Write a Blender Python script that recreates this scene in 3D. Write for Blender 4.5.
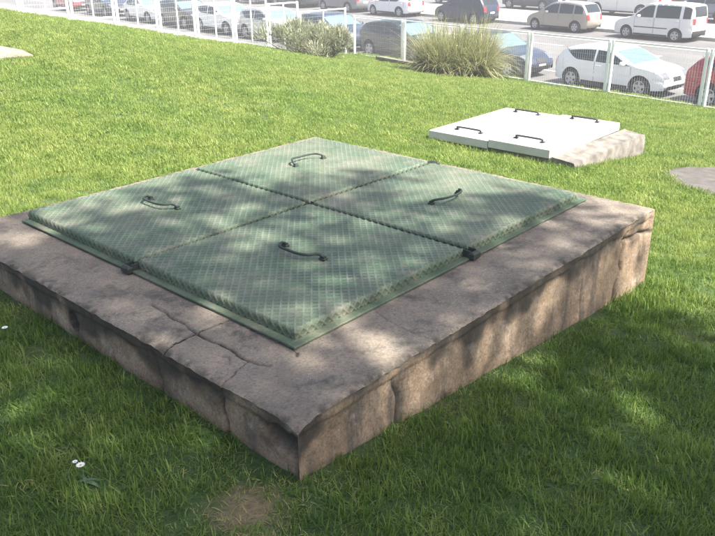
import bpy, bmesh, math, random
from mathutils import Vector, Matrix, noise
import numpy as np

R = math.radians
rng = random.Random(7)
for o in list(bpy.data.objects):
    bpy.data.objects.remove(o)
scn = bpy.context.scene
COL = scn.collection

# ------------------------------------------------------------------ camera
cam_d = bpy.data.cameras.new('camera')
cam = bpy.data.objects.new('camera', cam_d)
COL.objects.link(cam)
HC = 1.6234
cam.location = (0, 0, HC)
PITCH, ROLL = .4055, -.0113
cam.matrix_world = (Matrix.Translation((0, 0, HC)) @ Matrix.Rotation(R(90) - PITCH, 4, 'X')
                    @ Matrix.Rotation(ROLL, 4, 'Z'))
cam_d.sensor_width = 36
cam_d.lens = 758.6 / 715 * 36
cam_d.clip_start = .05
cam_d.clip_end = 2000
scn.camera = cam
scn.render.resolution_x, scn.render.resolution_y = 1024, 768

# ------------------------------------------------------------------ sky, sun, exposure
SUN_EL = R(54)
sun_h = Vector((.83, -.56, 0)).normalized()
to_sun = Vector((sun_h.x * math.cos(SUN_EL), sun_h.y * math.cos(SUN_EL), math.sin(SUN_EL)))
world = bpy.data.worlds.new('World')
scn.world = world
world.use_nodes = True
nt = world.node_tree
bg = nt.nodes['Background']
sky = nt.nodes.new('ShaderNodeTexSky')
sky.sky_type = 'NISHITA'
sky.sun_disc = False
sky.sun_elevation = SUN_EL
sky.sun_rotation = math.atan2(sun_h.x, sun_h.y)
sky.dust_density = 4.0
nt.links.new(sky.outputs[0], bg.inputs[0])
bg.inputs[1].default_value = .09
sd = bpy.data.lights.new('sun', 'SUN')
sd.energy = 4.6
sd.angle = R(.53)
sd.color = (1, .955, .88)
so = bpy.data.objects.new('sun', sd)
COL.objects.link(so)
so.rotation_euler = to_sun.to_track_quat('Z', 'Y').to_euler()
so.location = (6, -5, 12)
vs = scn.view_settings
vs.view_transform = 'Standard'
vs.look = 'None'
vs.gamma = 1
vs.exposure = 1.6

# ------------------------------------------------------------------ frames of reference (metres)
Nv = np.array([.769, .639]); Nv /= np.linalg.norm(Nv)      # away from the lawn, across the road
Sv = np.array([Nv[1], -Nv[0]])                             # along the road
ZR = -2.55                                                 # road level
YAW = .832
Av = np.array([math.cos(YAW), math.sin(YAW)])              # plinth axes
Bv = np.array([-Av[1], Av[0]])
PO = np.array([-.2407, 2.5438])                            # near corner of the hatch covers
ZP = .2234                                                 # plinth top


def os2xy(o, s):
    p = o * Nv + s * Sv
    return float(p[0]), float(p[1])


def uv2xy(u, v):
    p = PO + u * Av + v * Bv
    return float(p[0]), float(p[1])


def smooth(a, b, x):
    t = np.clip((x - a) / (b - a), 0, 1)
    return t * t * (3 - 2 * t)


def lawn_os(o, s):
    g = smooth(-5.0, -16.5, s)
    z = -.096 * (o - 1.13) + g * .11 * np.maximum(12 - o, 0) * smooth(-6, 4, o)
    d = np.maximum(np.maximum(o - 14.0, -17.0 - s), 0)
    z = z + .02 * np.sin(o * 1.7 + s * .6) * np.sin(s * 1.1) * smooth(4.5, 8, o)
    return np.maximum(z - 1.2 * d, ZR - .25)


def lawn_z(x, y):
    return float(lawn_os(x * Nv[0] + y * Nv[1], x * Sv[0] + y * Sv[1]))


# ------------------------------------------------------------------ materials
MATS = {}


class NB:
    def __init__(self, name):
        self.m = bpy.data.materials.new(name)
        self.m.use_nodes = True
        self.t = self.m.node_tree
        self.b = self.t.nodes['Principled BSDF']
        self.out = self.t.nodes['Material Output']

    def n(self, kind, **kw):
        x = self.t.nodes.new(kind)
        for k, v in kw.items():
            setattr(x, k, v)
        return x

    def l(self, a, b):
        self.t.links.new(a, b)

    def coord(self, kind='Object', scale=None):
        if kind == 'Position':
            c = self.n('ShaderNodeNewGeometry').outputs['Position']
        else:
            c = self.n('ShaderNodeTexCoord').outputs[kind]
        if scale:
            mp = self.n('ShaderNodeMapping')
            mp.inputs['Scale'].default_value = scale
            self.l(c, mp.inputs[0])
            c = mp.outputs[0]
        return c

    def noise(self, co, scale, detail=4, rough=.55):
        x = self.n('ShaderNodeTexNoise')
        self.l(co, x.inputs['Vector'])
        x.inputs['Scale'].default_value = scale
        x.inputs['Detail'].default_value = detail
        x.inputs['Roughness'].default_value = rough
        return x.outputs['Fac']

    def ramp(self, fac, stops):
        x = self.n('ShaderNodeValToRGB')
        e = x.color_ramp.elements
        while len(e) < len(stops):
            e.new(.5)
        for i, (p, c) in enumerate(stops):
            e[i].position = p
            e[i].color = (*c, 1) if len(c) == 3 else c
        self.l(fac, x.inputs[0])
        return x.outputs[0]

    def mix(self, fac, a, b, mode='MIX'):
        x = self.n('ShaderNodeMix', data_type='RGBA', blend_type=mode)
        for s, v in ((x.inputs[0], fac), (x.inputs[6], a), (x.inputs[7], b)):
            if hasattr(v, 'is_linked'):
                self.l(v, s)
            elif isinstance(v, (int, float)):
                s.default_value = v
            else:
                s.default_value = (*v, 1)
        return x.outputs[2]

    def math(self, op, a, b=0.0):
        x = self.n('ShaderNodeMath', operation=op)
        for s, v in ((x.inputs[0], a), (x.inputs[1], b)):
            if hasattr(v, 'is_linked'):
                self.l(v, s)
            else:
                s.default_value = v
        return x.outputs[0]

    def bump(self, h, strength=.3, dist=.01, prev=None):
        x = self.n('ShaderNodeBump')
        x.inputs['Strength'].default_value = strength
        x.inputs['Distance'].default_value = dist
        self.l(h, x.inputs['Height'])
        if prev:
            self.l(prev, x.inputs['Normal'])
        return x.outputs[0]

    def set(self, **kw):
        for k, v in kw.items():
            s = self.b.inputs[k.replace('_', ' ')]
            if hasattr(v, 'is_linked'):
                self.l(v, s)
            elif isinstance(v, tuple) and len(v) == 3:
                s.default_value = (*v, 1)
            else:
                s.default_value = v
        return self


def simple(name, col, rough=.6, metal=0., var=.12, scale=6., coat=0., bump=0., spec=.5):
    if name in MATS:
        return MATS[name]
    b = NB(name)
    co = b.coord('Object')
    f = b.noise(co, scale, 5)
    lo = tuple(c * (1 - var) for c in col)
    hi = tuple(min(1, c * (1 + var)) for c in col)
    b.set(Base_Color=b.ramp(f, [(.3, lo), (.7, hi)]), Roughness=rough, Metallic=metal)
    b.b.inputs['Coat Weight'].default_value = coat
    b.b.inputs['Specular IOR Level'].default_value = spec
    if bump:
        b.set(Normal=b.bump(b.noise(co, scale * 8, 6), bump, .01))
    MATS[name] = b.m
    return b.m


def mat_grass():
    b = NB('grass_blade')
    at = b.n('ShaderNodeAttribute', attribute_name='rnd')
    pos = b.coord('Position')
    big = b.noise(pos, .55, 3)
    mid = b.noise(pos, 3.2, 4)
    f = b.math('ADD', b.math('MULTIPLY', at.outputs['Fac'], .45), b.math('MULTIPLY', mid, .55))
    c = b.ramp(f, [(.16, (.032, .090, .016)), (.36, (.070, .150, .028)), (.58, (.225, .305, .080)), (.78, (.355, .390, .150)), (1.0, (.46, .36, .20))])  # middle and upper stops hold the painted sunlit yellow-green, last one straw
    warm = b.ramp(big, [(.35, (.86, .95, .8)), (.65, (1.12, 1.06, 1.05))])
    c = b.mix(1.0, c, warm, 'MULTIPLY')
    # dry tips along the blade
    hh = b.n('ShaderNodeAttribute', attribute_name='along')
    c = b.mix(b.math('MULTIPLY', hh.outputs['Fac'], .16), c, (.30, .32, .11))
    dif = b.n('ShaderNodeBsdfPrincipled')
    b.l(c, dif.inputs['Base Color'])
    dif.inputs['Roughness'].default_value = .55
    dif.inputs['Specular IOR Level'].default_value = .25
    tr = b.n('ShaderNodeBsdfTranslucent')
    b.l(b.mix(1.0, c, (1.25, 1.25, .7), 'MULTIPLY'), tr.inputs['Color'])
    mx = b.n('ShaderNodeMixShader')
    mx.inputs[0].default_value = .38
    b.l(dif.outputs[0], mx.inputs[1])
    b.l(tr.outputs[0], mx.inputs[2])
    b.l(mx.outputs[0], b.out.inputs['Surface'])
    return b.m


def mat_leaf(name, stops, trans=.35, scale=2.5):
    b = NB(name)
    at = b.n('ShaderNodeAttribute', attribute_name='rnd')
    pos = b.coord('Position')
    f = b.math('ADD', b.math('MULTIPLY', at.outputs['Fac'], .6), b.math('MULTIPLY', b.noise(pos, scale, 3), .4))
    c = b.ramp(f, stops)
    b.set(Base_Color=c, Roughness=.55)
    b.b.inputs['Specular IOR Level'].default_value = .3
    tr = b.n('ShaderNodeBsdfTranslucent')
    b.l(c, tr.inputs['Color'])
    mx = b.n('ShaderNodeMixShader')
    mx.inputs[0].default_value = trans
    b.l(b.b.outputs[0], mx.inputs[1])
    b.l(tr.outputs[0], mx.inputs[2])
    b.l(mx.outputs[0], b.out.inputs['Surface'])
    return b.m


def mat_soil():
    b = NB('lawn_soil')
    p = b.coord('Position')
    f = b.noise(p, 2.2, 6)
    c = b.ramp(f, [(.3, (.040, .085, .018)), (.55, (.062, .105, .026)), (.78, (.105, .105, .045))])
    # trodden bare earth by the near corner of the plinth
    ds = b.n('ShaderNodeVectorMath', operation='DISTANCE')
    b.l(p, ds.inputs[0]); ds.inputs[1].default_value = (-.34, 1.86, .01)
    dd = b.math('ADD', ds.outputs['Value'], b.math('MULTIPLY', b.noise(p, 14, 4), .18))
    c = b.mix(b.ramp(dd, [(.13, (1, 1, 1)), (.25, (0, 0, 0))]), c, (.215, .165, .095))
    fine = b.noise(p, 45, 5)
    c = b.mix(.55, c, b.ramp(fine, [(.3, (.35, .35, .3)), (.7, (1.2, 1.2, 1.1))]), 'MULTIPLY')
    b.set(Base_Color=c, Roughness=.95, Normal=b.bump(fine, .8, .03))
    return b.m


def mat_concrete_top():
    b = NB('plinth_top_concrete')
    p = b.coord('Position')
    f = b.noise(p, 2.6, 8, .68)
    c = b.ramp(f, [(.30, (.118, .101, .082)), (.48, (.208, .176, .140)), (.60, (.255, .212, .164)), (.74, (.340, .270, .200))])
    g = b.noise(p, 95, 5, .7)
    c = b.mix(.8, c, b.ramp(g, [(.30, (.38, .38, .38)), (.47, (.95, .95, .95)), (.60, (1.1, 1.08, 1.05)), (.74, (1.75, 1.68, 1.58))]), 'MULTIPLY')
    # exposed aggregate
    vo = b.n('ShaderNodeTexVoronoi', feature='F1')
    b.l(p, vo.inputs['Vector']); vo.inputs['Scale'].default_value = 85
    st = b.ramp(vo.outputs['Distance'], [(.16, (1, 1, 1)), (.30, (0, 0, 0))])
    gate = b.ramp(b.noise(p, 6, 4), [(.50, (0, 0, 0)), (.62, (.8, .8, .8))])
    c = b.mix(b.math('MULTIPLY', st, gate), c, b.mix(.7, vo.outputs['Color'], (.26, .24, .21)))
    # lime and lichen spots, dark algae patches
    v = b.noise(p, 13, 4, .6)
    c = b.mix(b.ramp(v, [(.70, (0, 0, 0)), (.76, (.65, .65, .65))]), c, (.40, .39, .36))
    d = b.noise(p, 5.5, 8, .75)
    c = b.mix(b.ramp(d, [(.53, (0, 0, 0)), (.66, (.8, .8, .8))]), c, (.062, .060, .052))
    gr = b.n('ShaderNodeAttribute', attribute_name='grime_shade')
    c = b.mix(gr.outputs['Fac'], c, (.028, .026, .021))
    n1 = b.bump(b.noise(p, 190, 3, .7), .6, .004)
    n2 = b.bump(b.math('MULTIPLY', st, gate), .5, .004, n1)
    b.set(Base_Color=c, Roughness=.94, Normal=b.bump(b.noise(p, 30, 7, .65), .8, .010, n2))
    return b.m


def mat_concrete_side():
    b = NB('plinth_side_render')
    p = b.coord('Position')
    f = b.noise(p, 4.2, 8, .66)
    c = b.ramp(f, [(.30, (.150, .112, .078)), (.46, (.250, .180, .118)), (.58, (.325, .238, .162)), (.72, (.420, .345, .262))])
    ps = b.coord('Position', (7, 7, 1.3))
    st = b.noise(ps, 1.0, 7, .7)
    c = b.mix(b.ramp(st, [(.50, (0, 0, 0)), (.62, (.80, .80, .80))]), c, (.100, .090, .075))
    gl = b.noise(p, 8, 6, .7)
    c = b.mix(b.ramp(gl, [(.58, (0, 0, 0)), (.68, (.7, .7, .7))]), c, (.36, .33, .29))
    g = b.noise(p, 90, 5, .7)
    c = b.mix(.75, c, b.ramp(g, [(.30, (.42, .42, .42)), (.5, (1, 1, 1)), (.74, (1.6, 1.55, 1.5))]), 'MULTIPLY')
    gr = b.n('ShaderNodeAttribute', attribute_name='grime_shade')  # mask carries lichen, crack dirt and the painted shade of hollows
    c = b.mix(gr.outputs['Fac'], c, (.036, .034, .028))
    n1 = b.bump(b.noise(p, 150, 3, .7), .5, .004)
    b.set(Base_Color=c, Roughness=.95, Normal=b.bump(b.noise(p, 30, 8, .7), .6, .010, n1))
    return b.m


def mat_green_steel():
    b = NB('weathered_green_paint')
    p = b.coord('Position')
    f = b.noise(p, 2.4, 8, .68)
    c = b.ramp(f, [(.30, (.050, .092, .056)), (.48, (.082, .120, .077)), (.60, (.120, .146, .098)), (.72, (.195, .188, .138))])
    d = b.noise(p, 9, 7, .72)
    c = b.mix(b.ramp(d, [(.54, (0, 0, 0)), (.68, (.75, .75, .75))]), c, (.190, .172, .140))
    ru = b.noise(p, 5.0, 8, .75)
    c = b.mix(b.ramp(ru, [(.64, (0, 0, 0)), (.72, (.7, .7, .7))]), c, (.105, .060, .034))
    g = b.noise(p, 120, 5, .7)
    c = b.mix(.7, c, b.ramp(g, [(.30, (.5, .5, .5)), (.5, (1, 1, 1)), (.72, (1.45, 1.45, 1.42))]), 'MULTIPLY')
    at = b.n('ShaderNodeAttribute', attribute_name='ridge')
    worn = b.ramp(b.noise(p, 7, 5, .6), [(.35, (.06, .06, .06)), (.65, (.58, .58, .58))])
    c = b.mix(b.math('MULTIPLY', at.outputs['Fac'], worn), c, (.30, .315, .255))
    rg = b.math('ADD', b.math('MULTIPLY', g, .25), .46)
    b.set(Base_Color=c, Roughness=rg, Normal=b.bump(g, .4, .003))
    b.b.inputs['Specular IOR Level'].default_value = .35
    return b.m


def mat_road():
    b = NB('worn_asphalt')
    p = b.coord('Position')
    f = b.noise(p, .35, 4)
    c = b.ramp(f, [(.35, (.118, .116, .114)), (.65, (.162, .158, .154))])
    g = b.noise(p, 40, 4)
    c = b.mix(.5, c, b.ramp(g, [(.3, (.75, .75, .75)), (.7, (1.2, 1.2, 1.2))]), 'MULTIPLY')
    b.set(Base_Color=c, Roughness=.92)
    return b.m


def mat_glass():
    b = NB('car_glass')
    b.set(Base_Color=(.018, .024, .028), Roughness=.06)
    b.b.inputs['Specular IOR Level'].default_value = .6
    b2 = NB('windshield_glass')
    b2.set(Base_Color=(.13, .19, .205), Roughness=.08)  # pale blue base paints in the sky's reflection
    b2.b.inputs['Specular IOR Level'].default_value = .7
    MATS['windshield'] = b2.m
    return b.m


def paint(name, col, metal=.0, rough=.34):
    if name in MATS:
        return MATS[name]
    b = NB(name)
    f = b.noise(b.coord('Object'), 3, 3)
    b.set(Base_Color=b.ramp(f, [(.3, tuple(c * .95 for c in col)), (.7, col)]), Roughness=rough, Metallic=metal)
    b.b.inputs['Coat Weight'].default_value = .6
    b.b.inputs['Coat Roughness'].default_value = .08
    MATS[name] = b.m
    return b.m


M_GRASS = mat_grass()
M_SOIL = mat_soil()
M_TOP = mat_concrete_top()
M_SIDE = mat_concrete_side()
M_GREEN = mat_green_steel()
M_ROAD = mat_road()
M_GLASS = mat_glass()
M_TYRE = simple('tyre_rubber', (.022, .022, .023), .85)
M_RIM = simple('rim_alloy', (.42, .42, .43), .4, .5)
M_BLACK = simple('black_plastic', (.025, .025, .027), .6)
M_LAMP = simple('headlamp_lens', (.16, .175, .19), .12, .2)
M_TAIL = simple('tail_lamp_red', (.42, .02, .018), .2)
M_CHROME = simple('chrome', (.65, .66, .67), .18, .9)
M_PLATE = simple('number_plate_white', (.75, .75, .73), .5)
M_WHITE = simple('white_painted_steel', (.90, .90, .89), .5, var=.02)
M_WIRE = simple('galvanised_wire', (.66, .67, .67), .55)
M_WLID = simple('white_painted_cover', (.54, .53, .495), .6, var=.14, scale=4, bump=.1)
M_PAVE = simple('pale_pavement', (.33, .335, .285), .93, var=.10, scale=1.2, bump=.2)
M_CONC = simple('pale_concrete', (.185, .168, .145), .93, var=.45, scale=9, bump=.4)
M_SLAB = simple('grey_brown_slab', (.10, .092, .082), .94, var=.3, scale=8, bump=.4)
M_TAN = simple('tan_slab', (.26, .21, .165), .94, var=.2, scale=5, bump=.3)
M_DARKIRON = simple('dark_handle_iron', (.055, .052, .05), .6, .3)
M_GRNIRON = simple('green_handle_iron', (.040, .050, .042), .62, .15, var=.3, scale=30)
M_MARK = simple('road_paint', (.74, .74, .72), .8)
M_KERB = simple('kerb_stone', (.30, .295, .28), .9, var=.15)
M_FAR = simple('far_ground', (.30, .30, .27), .95, var=.1, scale=.2)
M_REDWALL = simple('red_brown_wall', (.185, .085, .065), .9, var=.2)
M_BARK = simple('tree_bark', (.14, .115, .085), .95, var=.35, scale=5, bump=.8)


# ------------------------------------------------------------------ object helpers
def link(name, me, mat=None, parent=None):
    ob = bpy.data.objects.new(name, me)
    COL.objects.link(ob)
    if mat is not None and me is not None and len(me.materials) == 0:
        me.materials.append(mat)
    if parent is not None:
        ob.parent = parent
    return ob


def mesh(verts, faces, name='mesh', smooth_deg=None):
    me = bpy.data.meshes.new(name)
    me.from_pydata([tuple(v) for v in verts], [], faces)
    me.update()
    if smooth_deg is not None:
        me.polygons.foreach_set('use_smooth', [True] * len(me.polygons))
        if smooth_deg < 180:
            me.set_sharp_from_angle(angle=R(smooth_deg))
    return me


def empty(name, loc, rz=0.):
    e = bpy.data.objects.new(name, None)
    COL.objects.link(e)
    e.location = loc
    e.rotation_euler = (0, 0, rz)
    e.empty_display_size = .2
    return e


def tag(o, label=None, cat=None, group=None, kind=None):
    if label: o['label'] = label
    if cat: o['category'] = cat
    if group: o['group'] = group
    if kind: o['kind'] = kind
    return o


class MB:
    def __init__(self):
        self.v, self.f = [], []

    def add(self, vs, fs):
        k = len(self.v)
        self.v += [tuple(a) for a in vs]
        self.f += [tuple(i + k for i in q) for q in fs]
        return self

    def box(self, c, size, rz=0., bev=0.):
        hx, hy, hz = size[0] / 2, size[1] / 2, size[2] / 2
        ca, sa = math.cos(rz), math.sin(rz)
        if bev <= 0:
            P = [(x, y, z) for z in (-hz, hz) for x, y in ((-hx, -hy), (hx, -hy), (hx, hy), (-hx, hy))]
            F = [(3, 2, 1, 0), (4, 5, 6, 7), (0, 1, 5, 4), (1, 2, 6, 5), (2, 3, 7, 6), (3, 0, 4, 7)]
        else:
            b = bev
            def ring(ix, iy, z):
                return [(-ix, -iy, z), (ix, -iy, z), (ix, iy, z), (-ix, iy, z)]
            rings = [ring(hx - b, hy - b, -hz), ring(hx, hy, -hz + b), ring(hx, hy, hz - b), ring(hx - b, hy - b, hz)]
            P = sum(rings, [])
            F = [(3, 2, 1, 0), (12, 13, 14, 15)]
            for r in range(3):
                for i in range(4):
                    j = (i + 1) % 4
                    F.append((r * 4 + i, r * 4 + j, r * 4 + 4 + j, r * 4 + 4 + i))
        P = [(c[0] + x * ca - y * sa, c[1] + x * sa + y * ca, c[2] + z) for x, y, z in P]
        return self.add(P, F)

    def tube(self, pts, rad, n=8, cap=True):
        pts = [Vector(p) for p in pts]
        rads = rad if isinstance(rad, (list, tuple)) else [rad] * len(pts)
        ref = None
        V, F = [], []
        for i, p in enumerate(pts):
            d = (pts[min(i + 1, len(pts) - 1)] - pts[max(i - 1, 0)]).normalized()
            if ref is None:
                ref = d.orthogonal().normalized()
            ref = (ref - d * ref.dot(d))
            if ref.length < 1e-6: ref = d.orthogonal()
            ref.normalize()
            q = d.cross(ref)
            for k in range(n):
                a = 2 * math.pi * k / n
                V.append(p + (ref * math.cos(a) + q * math.sin(a)) * rads[i])
        for i in range(len(pts) - 1):
            for k in range(n):
                j = (k + 1) % n
                F.append((i * n + k, i * n + j, i * n + n + j, i * n + n + k))
        if cap:
            F.append(tuple(range(n - 1, -1, -1)))
            F.append(tuple(range((len(pts) - 1) * n, len(pts) * n)))
        return self.add(V, F)

    def build(self, name, mat, parent=None, smooth_deg=None):
        return link(name, mesh(self.v, self.f, name, smooth_deg), mat, parent)


def catmull(pts, n):
    P = [np.array(p, float) for p in pts]
    P = [2 * P[0] - P[1]] + P + [2 * P[-1] - P[-2]]
    out = []
    for i in range(1, len(P) - 2):
        for k in range(n):
            t = k / n
            a, b, c, d = P[i - 1], P[i], P[i + 1], P[i + 2]
            out.append(.5 * (2 * b + (c - a) * t + (2 * a - 5 * b + 4 * c - d) * t * t + (3 * b - a - 3 * c + d) * t ** 3))
    out.append(P[-2])
    return out


# ================================================================== THE SETTING
def grid_mesh(fn, us, vs_):
    V = [fn(u, v) for u in us for v in vs_]
    m = len(vs_)
    F = [(i * m + j, i * m + j + 1, (i + 1) * m + j + 1, (i + 1) * m + j)
         for i in range(len(us) - 1) for j in range(m - 1)]
    return V, F


def orient_up(me):
    bm = bmesh.new(); bm.from_mesh(me)
    bmesh.ops.recalc_face_normals(bm, faces=bm.faces)
    if sum(f.normal.z for f in bm.faces) < 0:
        bmesh.ops.reverse_faces(bm, faces=bm.faces)
    bm.to_mesh(me); bm.free()


# the far ground, a sheet to the horizon
me = mesh([(-900, -900, ZR - .30), (900, -900, ZR - .30), (900, 900, ZR - .30), (-900, 900, ZR - .30)], [(0, 1, 2, 3)])
tag(link('ground', me, M_FAR), kind='structure')

# lawn
os_ = np.concatenate([np.arange(-60, -4, 4), np.arange(-4, 17, .3)])
ss_ = np.concatenate([np.arange(-21, 4, .3), np.arange(4, 64, 4)])
V, F = grid_mesh(lambda o, s: (*os2xy(o, s), float(lawn_os(o, s))), os_, ss_)
me = mesh(V, F, 'lawn', 180); orient_up(me)
tag(link('lawn', me, M_SOIL), kind='structure')


def strip(name, o0, o1, z, mat, s0=-260, s1=200, step=20, parent=None):
    V, F = grid_mesh(lambda o, s: (*os2xy(o, s), z), [o0, o1], list(np.arange(s0, s1 + .1, step)))
    me = mesh(V, F, name); orient_up(me)
    return link(name, me, mat, parent)


def block(name, o0, o1, z0, z1, mat, s0=-260, s1=200, parent=None):
    b = MB()
    P = [(*os2xy(o, s), z) for z in (z0, z1) for o, s in ((o0, s0), (o1, s0), (o1, s1), (o0, s1))]
    b.add(P, [(3, 2, 1, 0), (4, 5, 6, 7), (0, 1, 5, 4), (1, 2, 6, 5), (2, 3, 7, 6), (3, 0, 4, 7)])
    me = mesh(b.v, b.f, name)
    bm = bmesh.new(); bm.from_mesh(me); bmesh.ops.recalc_face_normals(bm, faces=bm.faces); bm.to_mesh(me); bm.free()
    return link(name, me, mat, parent)


road = tag(strip('road', 18.6, 34.25, ZR, M_ROAD), kind='structure')
tag(block('near_pavement', 15.2, 18.5, ZR - .25, ZR + .12, M_PAVE), kind='structure')
tag(block('near_kerb', 18.5, 18.68, ZR - .2, ZR + .135, M_KERB), kind='structure')
tag(block('far_kerb', 34.2, 34.4, ZR - .2, ZR + .15, M_KERB), kind='structure')
tag(block('far_pavement', 34.4, 40.6, ZR - .25, ZR + .135, M_PAVE), kind='structure')
tag(strip('parking_lane', 40.6, 49.0, ZR - .02, M_ROAD), kind='structure')
# lane paint
for k in range(26):
    s = -78 + k * 4.6
    b = MB(); P = [(*os2xy(o, t), ZR + .004) for o, t in ((28.33, s), (28.47, s), (28.47, s + 2.6), (28.33, s + 2.6))]
    b.add(P, [(0, 1, 2, 3)])
    ob = b.build('lane_dash', M_MARK, road); orient_up(ob.data)
strip('lane_line', 30.85, 30.95, ZR + .004, M_MARK, -120, 20, 20, road)
strip('lane_line', 22.4, 22.5, ZR + .004, M_MARK, -120, 20, 20, road)


# ================================================================== MAIN PLINTH
U0, U1, V0, V1 = -.3685, 2.436, -.3961, 2.33
CR1 = [(-.168, .70), (-.171, .60), (-.186, .53), (-.182, .444), (-.197, .40), (-.199, .262), (-.188, .22), (-.186, .13), (-.199, .096), (-.193, -.004), (-.170, -.045)]
CR2 = [(-.40, .330), (-.33, .334), (-.31, .343), (-.20, .343), (-.18, .350), (-.05, .340)]
CR3 = [(-.40, -.026), (-.33, -.004), (-.30, -.002), (-.272, .021), (-.21, .036), (-.19, .040)]
CR4 = [(.40, -.06), (.372, -.16), (.352, -.29), (.37, -.42)]
CR5 = [(-.045, -.055), (-.06, -.075)]
CR6 = [(-.26, .075), (-.225, .115), (-.24, .135)]


def dist_poly(u, v, pl):
    best = np.full_like(u, 9.)
    for (a, b), (c, d) in zip(pl[:-1], pl[1:]):
        ex, ey = c - a, d - b
        t = np.clip(((u - a) * ex + (v - b) * ey) / (ex * ex + ey * ey), 0, 1)
        best = np.minimum(best, np.hypot(u - a - t * ex, v - b - t * ey))
    return best


def nz(x, y, z, s):
    return noise.noise(Vector((x * s, y * s, z * s)))


plinth = empty('concrete_plinth', (*uv2xy((U0 + U1) / 2, (V0 + V1) / 2), 0), YAW)
tag(plinth, 'large low weathered concrete plinth carrying four green steel covers', 'plinth')
UC, VC = (U0 + U1) / 2, (V0 + V1) / 2
STEP = .0065
nu = int((U1 - U0) / STEP); nvv = int((V1 - V0) / STEP)
ug = np.linspace(U0, U1, nu + 1); vg = np.linspace(V0, V1, nvv + 1)
UU, VV = np.meshgrid(ug, vg, indexing='ij')
wob = np.array([[nz(u, v, 3.1, 14) for v in vg] for u in ug])
wob2 = np.array([[nz(u, v, 7.7, 3.2) for v in vg] for u in ug])
fw_ = np.array([[nz(u, v, 5.5, 45) for v in vg] for u in ug])
UW = UU + wob * .003 + fw_ * .004; VW = VV - wob * .003 + fw_ * .004
ZZ = np.full_like(UU, ZP) + wob2 * .006 + wob * .0018
GG = np.zeros_like(UU)
for pl, wd, dp in ((CR1, .0055, .013), (CR2, .0036, .008), (CR3, .0036, .008), (CR4, .0035, .004), (CR5, .006, .010), (CR6, .0040, .007)):
    d = dist_poly(UW, VW, pl)
    ZZ -= dp * np.exp(-(d / wd) ** 2)
    GG = np.maximum(GG, np.exp(-(d / (wd * .95)) ** 2) * min(.9, dp / .012) * np.clip(.75 + wob * .9, .25, 1))
# broken, rounded rim (chips follow noise) and a worn near corner
ZZ += fw_ * .0012
ed = np.minimum(np.minimum(UU - U0, U1 - UU), np.minimum(VV - V0, V1 - VV))
wob3 = np.array([[nz(u, v, 1.3, 31) for v in vg] for u in ug])
chipn = np.clip(wob2 * .35 + wob * .5 + wob3 * .7 + .30, 0, 1)
GG = np.maximum(GG, np.clip(wob3 * 1.6 + wob2 * 1.2 + .1, 0, .75) * np.clip(1 - ed / .05, 0, 1))
ZZ -= (.006 + .012 * chipn) * np.clip(1 - ed / (.016 + .02 * chipn), 0, 1) ** 2
cd = np.hypot(UU - U0, VV - V0)
ZZ -= .030 * np.clip(1 - cd / .10, 0, 1) ** 1.5
# piece ids
piece = np.zeros((nu, nvv), int)
uc = (UW[:-1, :-1] + UW[1:, 1:]) / 2; vc = (VW[:-1, :-1] + VW[1:, 1:]) / 2


def cr_u(pl, v):                                     # crack as u(v)
    q = sorted([(p[1], p[0]) for p in pl]); return np.interp(v, [a for a, _ in q], [a for _, a in q])


def cr_v(pl, u):
    q = sorted(pl); return np.interp(u, [a for a, _ in q], [a for _, a in q])


in_left = uc < -.04
below2 = vc < cr_v(CR2, uc)
outer1 = uc < cr_u(CR1, vc)
above3 = vc > cr_v(CR3, uc)
under = (uc > .06) & (uc < 2.20) & (vc > .06) & (vc < 2.03)
piece[:] = 0                                          # right-hand slab and field under the covers
piece[in_left & ~below2] = 1
piece[in_left & below2 & outer1 & above3] = 2
piece[in_left & below2 & ~outer1 & (vc > -.07)] = 3
corner = (vc < -.03) & (uc < cr_u(CR4, vc)) & ~((piece == 2) | (piece == 3))
piece[corner | (in_left & outer1 & ~above3)] = 4
piece[(uc > -.04) & (vc > -.03)] = 0
piece[under] = -1                                     # nothing to see beneath the covers: pit opening
lift = {0: 0, 1: .001, 2: -.003, 3: -.0015, 4: .001}
for k in range(5):
    ii, jj = np.nonzero(piece == k)
    if len(ii) == 0: continue
    idx = {}
    V, F, G = [], [], []

    def vid(i, j):
        if (i, j) not in idx:
            idx[(i, j)] = len(V)
            V.append((UU[i, j] - UC, VV[i, j] - VC, ZZ[i, j] + lift[k])); G.append(float(GG[i, j]))
        return idx[(i, j)]
    for i, j in zip(ii, jj):
        F.append((vid(i, j), vid(i + 1, j), vid(i + 1, j + 1), vid(i, j + 1)))
    me = mesh(V, F, 'top_slab', 180)
    a_ = me.attributes.new('grime_shade', 'FLOAT', 'POINT'); a_.data.foreach_set('value', G)
    link('top_slab', me, M_TOP, plinth)

# side faces: dense sheets, pushed in at cracks, spalls and the drain hole
ZB = -.75


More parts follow.
